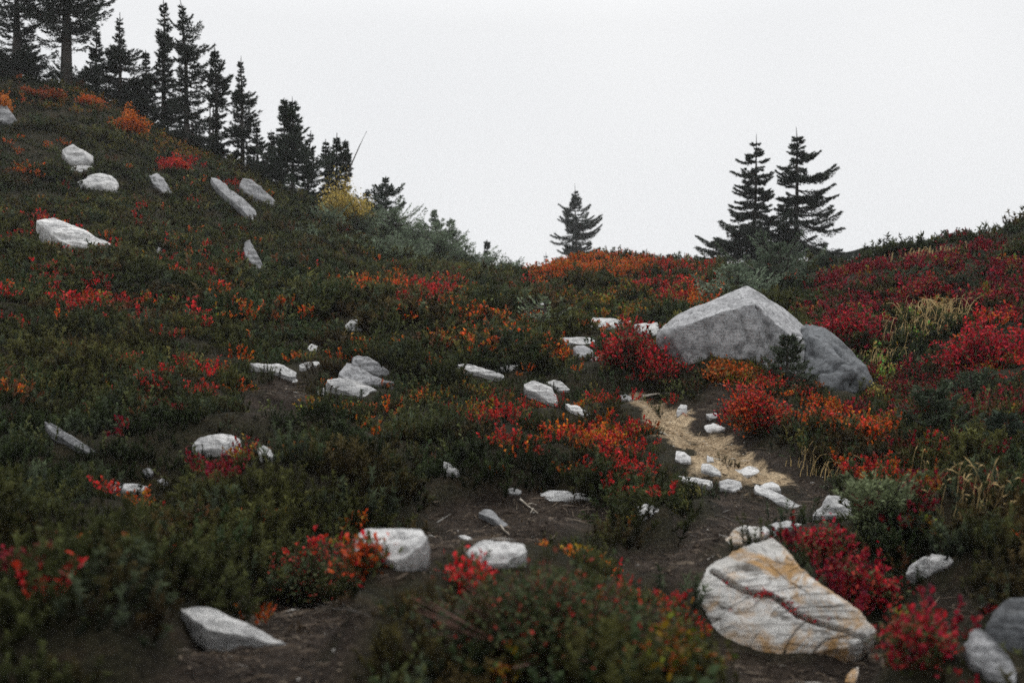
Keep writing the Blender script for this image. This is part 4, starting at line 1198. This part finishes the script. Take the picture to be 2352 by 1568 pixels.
conifer("conifer_tree", "lone misty fir with upswept boughs behind the red hill crest", 1325, 422, 72, 74, 20, droop=-.32, up=.14, top_pitch=.35, nboughs=10, power=.7, spacing=.32, gap=.15, tone=(.04, .05, .04), irr=.45, sweep=.1, tuft=.1, trunk_r=.12, dens=1.8)
conifer("conifer_tree", "tiny misty fir tip left of the lone misty fir", 1255, 578, 56, 24, 21, tone=(.04, .05, .04), tuft=.07, spacing=.25, dens=.6, trunk_r=.03)

GF = (.15, .19, .125)
S = "low firs on the slope below the ridge row"
lowfirs = [(700,505,33,50,36,"low grey-green fir at the skirt of the dense two-topped fir"),(760,520,31,60,38,"low grey-green fir directly below the yellow shrub"),
 (830,530,32,60,40,"low grey-green fir below the small yellow shrub"),(900,520,33.5,70,45,"spreading grey-green fir at the foot of the low pointed fir"),
 (960,545,33,60,35,"low grey-green fir on the downhill side of the low pointed fir"),(720,560,28,50,30,"sprawling fir nearest the steep narrow grey rock face"),
 (800,575,27,60,32,"sprawling pale fir further down the open heather below the yellow shrub"),(880,580,28,60,34,"sprawling pale fir in heather below the spreading grey-green fir"),
 (950,585,30,60,36,"sprawling pale fir above the scattered red leaves of mid slope"),(1010,575,33,60,38,"low fir on the falling ridge beneath two small pointed tips"),
 (1070,590,34,60,30,"low fir on the falling ridge just uphill of the tiny thin spire"),(1000,525,36,30,50,"small pointed fir tip on the falling ridge, next to the low pointed fir"),
 (1035,540,36.5,26,45,"small pointed fir tip on the falling ridge, closer to the tiny thin spire"),(1130,620,32,60,30,"low fir just downhill of the tiny thin spire"),(1180,640,31,50,26,"lowest small fir where the ridge meets the red hill")]
for k, (px_, py_, d_, hw_, hh_, lb_) in enumerate(lowfirs):
    conifer("fir_sapling", lb_, px_, py_ - hh_ * .9, d_, hw_, 100 + k, group=S, cat="sapling", droop=.0, up=.3, power=.55, spacing=.11, tone=GF, tuft=.06, irr=.5, dens=.6, trunk_r=.02)
S2 = "dark low firs under the ridge row"
for k, (px_, py_, d_, hw_, lb_) in enumerate([(90,150,34.6,70,"dark low fir between the broad conifer and the thick-trunked conifer"),(190,165,34.8,70,"dark low fir under the right side of the thick-trunked conifer"),
  (250,200,35,55,"dark low fir under the crooked-topped fir, on its uphill side"),(320,225,35,45,"dark low fir under the very thin short fir"),(385,265,34.9,55,"dark low fir filling the gap below the twin spires"),
  (300,190,35.6,50,"dark low fir behind the crooked-topped fir"),(480,340,35.2,45,"dark low fir round the base of the dead snags"),(525,345,35.4,35,"dark low fir between the columnar fir and the slender pointed fir"),
  (595,372,35,45,"dark low fir below the taller of the two small ridge firs"),(640,420,35,45,"dark low fir against the left skirt of the two-topped fir"),(570,390,34.9,35,"dark low fir at the foot of the slender pointed fir"),(30,140,34.8,60,"dark low fir under the broad dark conifer")]):
    conifer("fir_sapling", lb_, px_, py_, d_, hw_, 140 + k, group=S2, cat="sapling", droop=-.1, up=.3, power=.5, spacing=.15, tone=(.032, .042, .03), tuft=.075, trunk_r=.03, irr=.5)
conifer("fir_sapling", "sparse layered green fir sapling among pale slabs in mid slope", 1250, 683, ground_hit(1250, 768)[1], 62, 160, cat="sapling", droop=.05, up=.25, power=.5, spacing=.13, tone=(.16, .20, .12), tuft=.04, gap=.6, irr=.6, dens=.5, trunk_r=.018)
conifer("fir_sapling", "bushy green fir spreading right behind the great boulder", 1790, 555, 21, 120, 161, cat="sapling", droop=.0, up=.4, power=.7, spacing=.12, tone=(.085, .112, .075), tuft=.055, irr=.5, dens=.8, trunk_r=.03)
conifer("fir_sapling", "pale green low fir left of the bushy fir behind the great boulder", 1690, 607, 20, 80, 162, cat="sapling", droop=.0, up=.35, power=.5, spacing=.12, tone=(.15, .19, .13), tuft=.055, irr=.5, dens=.7, trunk_r=.025)
conifer("fir_sapling", "dark green fir right of the bushy fir behind the great boulder", 1900, 590, 22, 70, 163, cat="sapling", droop=-.1, up=.3, power=.6, spacing=.12, tone=(.045, .058, .04), tuft=.06, trunk_r=.03)
conifer("fir_sapling", "small dark fir growing against the joint of the two grey boulders", 1808, 768, 11.75, 55, 164, cat="sapling", droop=-.05, up=.3, power=.7, spacing=.07, tone=(.05, .062, .04), tuft=.035, dens=1.4, trunk_r=.012, basepy=880)
conifer("fir_sapling", "low green fir beside the rounded pale rock at the trail edge", 2020, 1125, ground_hit(2020, 1205)[1], 80, 165, cat="sapling", droop=.05, up=.2, power=.35, spacing=.03, tone=(.13, .155, .08), tuft=.026, dens=1.3, irr=.4, trunk_r=.008)
conifer("fir_sapling", "small round dark fir bush breaking the right skyline", 2208, 533, 24, 30, 166, cat="sapling", droop=.1, up=.3, power=.35, spacing=.08, tone=(.045, .058, .042), tuft=.06, trunk_r=.02, dens=1.4)
conifer("fir_sapling", "tiny dark fir tuft left of the round bush on the right skyline", 2080, 574, 24.3, 18, 167, cat="sapling", droop=.1, up=.3, power=.35, spacing=.07, tone=(.045, .058, .042), tuft=.05, trunk_r=.02)
conifer("fir_sapling", "tiny fir tip on the crest between the lone fir and the tall pair", 1540, 584, 32, 24, 168, cat="sapling", droop=.1, power=.6, spacing=.08, tone=(.045, .058, .042), tuft=.06, trunk_r=.02)
conifer("fir_sapling", "dark green fir bush in the crimson bank near the frame edge", 2310, 950, ground_hit(2310, 1040)[1], 60, 169, cat="sapling", droop=.05, up=.2, power=.4, spacing=.05, tone=(.045, .06, .042), tuft=.03, dens=1.8, trunk_r=.01)
conifer("fir_sapling", "low dark fir bush on the crimson bank right of the cracked boulder", 2140, 895, ground_hit(2140, 985)[1], 80, 170, cat="sapling", droop=.05, up=.2, power=.4, spacing=.045, tone=(.05, .066, .04), tuft=.03, dens=1.8, trunk_r=.01)

conifer("fir_sapling", "dark green low fir amid crimson leaves uphill of the wide crimson shrub", 2200, 640, ground_hit(2200, 690)[1], 70, 171, cat="sapling", droop=.05, up=.2, power=.4, spacing=.08, tone=(.045, .06, .035), tuft=.045, dens=1.2, trunk_r=.012)
conifer("fir_sapling", "dark green low fir on the crimson bank below the golden skyline grass", 2060, 622, ground_hit(2060, 660)[1], 55, 172, cat="sapling", droop=.05, up=.2, power=.4, spacing=.08, tone=(.05, .065, .038), tuft=.045, dens=1.2, trunk_r=.012)
conifer("fir_sapling", "dark fir bush in shade under the wide crimson shrub", 2230, 855, ground_hit(2230, 920)[1], 75, 173, cat="sapling", droop=.05, up=.2, power=.4, spacing=.06, tone=(.04, .055, .032), tuft=.035, dens=1.4, trunk_r=.01)

# bare snags and sticks
def stick(name, label, pts_, r0, mat, cat, group=None, forks=()):
    base = np.array(pts_[0])
    lst = [tube(np.array(pts_) - base, np.linspace(r0, r0 * .3, len(pts_)), 6)]
    for f in forks: lst.append(tube(np.array(f) - base, np.linspace(r0 * .55, r0 * .2, len(f)), 5))
    V, Fc = merge(lst)
    o = mesh_obj(name, V, Fc, mat); o.location = tuple(map(float, base))
    return tag(o, label, cat, group)
def skystick(p, depth):
    return [P(a, b, depth) for a, b in p]
stick("dead_snag", "thin bare dead trunk beside the columnar fir", skystick([(481,400),(481,330),(483,280),(482,236)], 34.8), .05, M_DEADDARK, "snag")
stick("dead_snag", "short broken dead trunk between the bare dead trunk and the columnar fir", skystick([(489,400),(489,330),(490,246)], 34.9), .06, M_DEADDARK, "snag")
stick("dead_snag", "bare leaning stick rising into the sky behind the three-topped fir", skystick([(792,430),(806,380),(826,335),(842,302)], 35.6), .03, M_DEADDARK, "snag")
def lay(p, lift=.012):
    o = []
    for a, b in p:
        g = ground_hit(a, b); o.append(g + np.array([0, 0, lift]))
    return o
stick("fallen_twig", "forked bleached twig lying on the bare soil below the ragged white slab", lay([(1195,1150),(1212,1165),(1236,1182)]), .008, M_DEAD, "twig", forks=[lay([(1212,1165),(1222,1162),(1232,1166)], .02), lay([(1225,1174),(1218,1185)], .02)])
stick("fallen_twig", "thin bleached twig on soil near the bone-shaped grey stone", lay([(1150,1210),(1158,1222),(1170,1232)]), .005, M_DEAD, "twig")
stick("fallen_branch", "grey fallen branch lying across the bare foreground soil", lay([(690,1392),(730,1391),(765,1401),(800,1402),(850,1418)], .006), .005, M_DEADDARK, "branch")
stick("fallen_branch", "pale fallen branch at the head of the sandy trail under red leaves", lay([(1475,917),(1505,911),(1538,909)], .03), .022, M_DEAD, "branch")
stick("fallen_branch", "straw-coloured thin branch beside the flaky white slab", lay([(1640,1185),(1665,1189),(1685,1199),(1715,1200),(1740,1207)], .006), .004, M_DEADDARK, "branch")
stick("fallen_twig", "pale bent twig poking from dark heather on the left", [ground_hit(15,1192) + np.array([0,0,.05]), ground_hit(35,1185) + np.array([0,0,.16]), ground_hit(48,1178) + np.array([0,0,.2])], .004, M_DEAD, "twig")

# ------------------------------------------------------------------ shrubs with leaves of their own
def shrub(name, label, px, basepy, wpx, hpx, cols, seed, leaf=.03, n=1400, depth=None, cat="shrub", group=None, flat=1.0, inner=.35, green=.75):
    r = np.random.default_rng(seed)
    g = ground_hit(px, basepy) if depth is None else None
    if g is None:
        X = (px - CX) / F * depth; g = np.array([X, depth, h1(X, depth)])
    Rx = wpx / 2 / F * g[1]; Hh = hpx / F * g[1]
    root = empty(name, g); tag(root, label, cat, group)
    n = int(n * 1.35); nst = max(10, int(n / 26))
    tubes, Bs, Ds, Ls, Ws, Cs = [], [], [], [], [], []
    per = n // nst
    cols = np.array(cols)
    nl = 3 + int(wpx / 35)
    lobes = [(math.cos(a_) * d_, math.sin(a_) * d_, r.uniform(.5, 1.1) * (1.05 - .45 * d_), r.uniform(.35, .55)) for a_, d_ in zip(r.uniform(0, 6.283, nl), r.uniform(.1, .72, nl))]
    for s in range(nst):
        lo = lobes[r.integers(0, len(lobes))]
        az = r.uniform(0, 6.283); el = math.acos(r.uniform(.1, 1)); k = r.uniform(inner + .2, 1.12) * r.uniform(.8, 1.15)
        tip = np.array([lo[0] * Rx + math.cos(az) * math.sin(el) * Rx * k * lo[3], lo[1] * Rx + math.sin(az) * math.sin(el) * Rx * k * lo[3], Hh * lo[2] * math.cos(el) ** .6 * k + .02])
        b0 = np.array([tip[0] * .25, tip[1] * .25, -.05])
        mid = (b0 + tip) / 2 + np.array([0, 0, .08 * Hh])
        tubes.append(tube([b0, mid, tip], [.006, .004, .002], 3))
        t = r.uniform(inner, 1, per)
        p = (1 - t)[:, None] ** 2 * b0 + (2 * t * (1 - t))[:, None] * mid + (t ** 2)[:, None] * tip
        p += r.normal(0, .03 + .035 * Rx, (per, 3)) * np.array([1, 1, .8])
        d = r.normal(0, .8, (per, 3)) + np.array([tip[0] / Rx * .5, tip[1] / Rx * .5, .75])
        l = leaf * r.uniform(.7, 1.3, per)
        Bs.append(p); Ds.append(d); Ls.append(l); Ws.append(l * .58)
        cc_ = cols[r.integers(0, len(cols))] * r.uniform(.55, 1.3, (per, 1)) * .6 + cols[r.integers(0, len(cols), per)] * r.uniform(.55, 1.3, (per, 1)) * .4
        old = (r.uniform(size=per) < green * ((1 - t) + .1))[:, None]
        Cs.append(np.where(old, np.array([.07, .075, .03]) * r.uniform(.6, 1.3, (per, 1)), cc_))
    V, Fc = merge(tubes); mesh_obj("stem", V, Fc, M_STEM, root)
    V, Fc = leaves(np.concatenate(Bs), np.concatenate(Ds), np.concatenate(Ls), np.concatenate(Ws), r)
    mesh_obj("foliage", V, Fc, M_LEAF, root, smooth=False, col=np.repeat(np.concatenate(Cs), 6, 0))
    return root
RD, CR, OR, RU, YE, GN = [.50,.02,.028], [.27,.012,.03], [.60,.09,.015], [.30,.085,.02], [.68,.50,.12], [.06,.075,.03]
shrub("shrub", "bright orange shrub glowing on the dark left slope", 315, 312, 110, 72, [[.62,.14,.015],[.55,.10,.012],[.6,.2,.03]], 201, .065, 3000, green=.25)
shrub("shrub", "orange shrub at the far left below the broad dark conifer", 5, 268, 80, 70, [[.5,.15,.02],[.55,.2,.03],[.4,.1,.02]], 202, .065, 2600, green=.25)
shrub("shrub", "rusty orange shrub left of the thick-trunked conifer's foot", 205, 246, 90, 34, [[.5,.09,.015],[.4,.06,.015],[.5,.13,.02]], 203, .065, 2400, green=.25)
shrub("shrub", "dark rust-red shrub above the rusty orange shrub on the ridge", 110, 232, 130, 28, [[.26,.05,.02],[.3,.07,.02],[.2,.04,.02]], 204, .065, 2400, green=.25)
shrub("shrub", "bright red leafy shrub on the left slope below the twin spires", 405, 394, 95, 32, [RD, RD, OR], 205, .065, 2400, green=.25)
shrub("shrub", "yellow-leaved shrub at the foot of the three-topped fir", 782, 512, 150, 112, [YE, [.42,.3,.07],[.5,.4,.12],[.3,.26,.08]], 206, .062, 5200, green=.15)
shrub("shrub", "small yellow shrub behind the low pointed fir", 850, 512, 60, 52, [YE, [.35,.27,.08]], 207, .06, 1800, green=.15)
shrub("shrub", "scarlet shrub with green lower leaves left of the great boulder", 1440, 838, 140, 88, [RD, RD, GN, CR, GN], 208, .042, 2600)
shrub("shrub", "scarlet-pink shrub crowding the left foot of the great boulder", 1520, 872, 130, 85, [RD, CR, RD, GN], 209, .042, 2400)
shrub("shrub", "rounded red-orange shrub at the right bank of the sandy trail", 1745, 985, 170, 118, [CR, RD, RU, OR], 210, .034, 3600)
shrub("shrub", "orange-brown low shrub in front of the great boulder's base", 1665, 872, 150, 42, [RU, RU, [.35,.13,.03], OR], 211, .038, 2000)
shrub("shrub", "fiery orange-red shrub on the bank right of the rounded red shrub", 1890, 985, 120, 66, [OR, RD, OR, GN], 212, .032, 2000)
shrub("shrub", "small flame-orange shrub downhill of the fiery orange-red shrub", 2000, 1012, 80, 46, [OR, OR, RD], 213, .032, 1100)
shrub("shrub", "wide bright crimson shrub on the right bank beside golden grass", 2265, 845, 230, 105, [RD, CR, RD, CR], 214, .042, 3600)
shrub("shrub", "dark crimson shrub behind the great boulder's right shoulder", 1935, 795, 190, 90, [CR, CR, RD, [.2,.02,.02]], 215, .045, 3000)
shrub("shrub", "crimson creeping shrub spilling over the low white stone", 1890, 1268, 150, 55, [CR, RD, CR, GN], 216, .026, 1900)
shrub("shrub", "crimson shrub along the upper right side of the cream-white cracked boulder", 1985, 1370, 150, 75, [CR, CR, RD, GN, GN], 217, .026, 2200)
shrub("shrub", "crimson and green shrub below the tip of the cream-white cracked boulder", 2110, 1500, 170, 90, [CR, CR, GN, RD], 218, .024, 2200)
shrub("shrub", "small orange-leaved sprig standing alone in dark left heather", 598, 1215, 46, 52, [[.62,.17,.015],[.6,.22,.03],[.5,.09,.015]], 219, .03, 110, inner=.5)
shrub("shrub", "bright scarlet sprig on top of the foreground heather bush", 1066, 1345, 100, 48, [RD, [.6,.03,.03], RD], 220, .024, 420)
shrub("shrub", "red sprig with upright leaves at the left corner of the flat-topped white stone", 845, 1300, 90, 60, [RD, CR, GN, OR], 221, .026, 520)
shrub("shrub", "yellow-green mossy shrub at the right foot of the dark cracked boulder", 2005, 915, 90, 30, [[.26,.22,.06],[.34,.26,.07]], 222, .03, 900)
shrub("shrub", "orange-brown sprig leaning on the front of the great boulder", 1690, 812, 50, 36, [RU, [.32,.12,.04]], 223, .036, 200, inner=.5)
shrub("shrub", "crimson shrub on the skyline slope beneath the round fir bush", 2150, 690, 200, 70, [CR, CR, [.18,.015,.02], RU], 224, .05, 2200)

DG, OL = [.034,.050,.022], [.075,.080,.032]
shrub("heather_bush", "big mounded dark green bush flecked with red in the foreground beside the bare soil", 1270, 1490, 640, 190, [DG, DG, OL, DG, DG, OL, DG, [.045,.06,.03], RD, OL, DG, DG, OL, DG, DG, DG], 230, .017, 11000, inner=.3, green=.35)
shrub("heather_bush", "dark green bush with a few red leaves below the flat-topped white stone's left side", 700, 1360, 330, 120, [DG, DG, OL, DG, DG, OL, DG, DG, OL, DG, RD], 231, .018, 5000, inner=.3, green=.4)
# red creeper rooted in the crack of the cream-white boulder
CREEP = [(1638,1318),(1672,1345),(1706,1367),(1740,1372),(1770,1374),(1807,1402),(1848,1424),(1880,1434),(1905,1440)]
def surf_on(ob, px, py):
    dg = bpy.context.evaluated_depsgraph_get()
    inv = ob.matrix_world.inverted()
    d = Vector(((px - CX) / F, 1.0, (HY - py) / F)).normalized()
    ok, loc, nor, _ = ob.ray_cast(inv @ Vector((0, 0, 0)), inv.to_3x3() @ d)
    return np.array(ob.matrix_world @ loc) if ok else None
bpy.context.view_layer.update()
cb = [o for o in bpy.data.objects if o.get("label", "").startswith("large cream-white boulder")][0]
cp = [surf_on(cb, a, b) for a, b in CREEP]
cp = [p for p in cp if p is not None]
if len(cp) > 2:
    rr_ = np.random.default_rng(9)
    cp = np.array(cp); root = empty("creeping_plant", cp[0]); tag(root, "creeping red-leaved plant rooted in the crack of the cream-white boulder", "plant")
    V, Fc = tube(cp - cp[0] + [0, 0, .008], np.full(len(cp), .0016), 5); mesh_obj("stem", V, Fc, M_STEM, root)
    n = 130
    wts = np.array([.15, .2, .5, 1.5, .25, 2.2, 2.0, .5]) [:len(cp) - 1]
    seg = rr_.choice(len(cp) - 1, n, p=wts / wts.sum()); u = rr_.uniform(size=(n, 1))
    b = cp[seg] * (1 - u) + cp[seg + 1] * u - cp[0] + rr_.normal(0, .012, (n, 3)) + [0, 0, .012]
    l = .019 * rr_.uniform(.6, 1.3, n)
    V, Fc = leaves(b, rr_.normal(0, .7, (n, 3)) + [0, -.2, .7], l, l * .6, rr_)
    cc = np.array([[.34, .015, .025], [.22, .012, .02], [.42, .03, .02]])[rr_.integers(0, 3, n)]
    mesh_obj("foliage", V, Fc, M_LEAF, root, smooth=False, col=np.repeat(cc, 6, 0))

# dry grass tussocks
def tussock(label, px, py, hpx, spread, n, seed, group, heads=True):
    r = np.random.default_rng(seed)
    g = ground_hit(px, py); H = hpx / F * g[1]; sp = spread / F * g[1]
    root = empty("grass_tussock", g); tag(root, label, "grass", group)
    lst = []
    for k in range(n):
        b = np.array([r.normal(0, sp * .5), r.normal(0, sp * .5), -.02])
        az = r.normal(.2, 1.3); h = H * r.uniform(.35, 1.25); ln = r.uniform(.1, .7) * h
        t = np.linspace(0, 1, 9)
        path = b + np.stack([math.cos(az) * ln * t ** 1.8, math.sin(az) * ln * t ** 1.8 * .5, h * (t - .28 * np.clip(t - .72, 0, 1) ** 1.3 * r.uniform(2, 8))], 1)
        wd = np.linspace(.0019, .0009, 9) * (g[1] / 7) * (1 if heads else 1.5)
        tb = tube(path, wd, 3)
        if heads:
            st = mesh_obj("stalk", tb[0], tb[1], M_GRASS, root)
            hv, hf = tube(path[-3:], np.array([.0012, .0042, .0008]) * (g[1] / 7), 4)
            mesh_obj("seed_head", hv, hf, M_GRASS, st)
        else: lst.append(tb)
    if lst:
        V, Fc = merge(lst); tag(mesh_obj("blades", V, Fc, M_GRASS, root), kind="stuff")
GG = "dry nodding grasses on the right bank"
for k, (a, b, h_) in enumerate([(2185,1185,130),(2215,1180,110),(2250,1200,120),(2290,1210,150),(2325,1215,160),(2345,1200,140),(2150,1150,90),(2110,1110,80)]):
    tussock("dry tan grass with nodding heads rising from red leaves on the right bank", a, b, h_ * 1.15, 75, 9, 300 + k, GG)
for k, (a, b, h_) in enumerate([(2105,775,60),(2140,755,75),(2070,800,55),(2165,735,60),(2030,835,45)]):
    tussock("short golden grass clump between the crimson shrubs behind the cracked boulder", a, b, h_, 75, 130, 320 + k, "golden grass clumps above the dark boulder", False)
GK = "golden grass on the right skyline"
for k, (a, b, h_) in enumerate([(2060,604,16),(2110,592,18),(2150,585,20),(2200,578,18)]):
    tussock("yellow grass tuft along the crest of the right skyline", a, b, h_, 70, 70, 340 + k, GK, False)
for k, (a, b, h_) in enumerate([(1840,1070,60),(1880,1090,60),(1930,1100,70)]):
    tussock("thin green-tan grass at the trail's right verge", a, b, h_, 40, 14, 350 + k, "thin grass along the trail verge", False)

# ------------------------------------------------------------------ mist
hz = mesh_obj("haze", [(x_, y_, z_) for z_ in (-14, 27) for (x_, y_) in ((-190, -130), (190, -130), (190, 230), (-190, 230))],
              [(0, 3, 2, 1), (4, 5, 6, 7), (0, 1, 5, 4), (1, 2, 6, 5), (2, 3, 7, 6), (3, 0, 4, 7)], smooth=False)
m, t, o = new_mat("mist")
pv = N(t, "ShaderNodeVolumePrincipled")
pv.inputs['Color'].default_value = (.95, .96, .97, 1)
pv.inputs['Density'].default_value = 0.0007
t.links.new(pv.outputs[0], o.inputs['Volume'])
hz.data.materials.append(m)
tag(hz, "thin pale mist hanging over the whole hillside", "mist", kind="stuff")
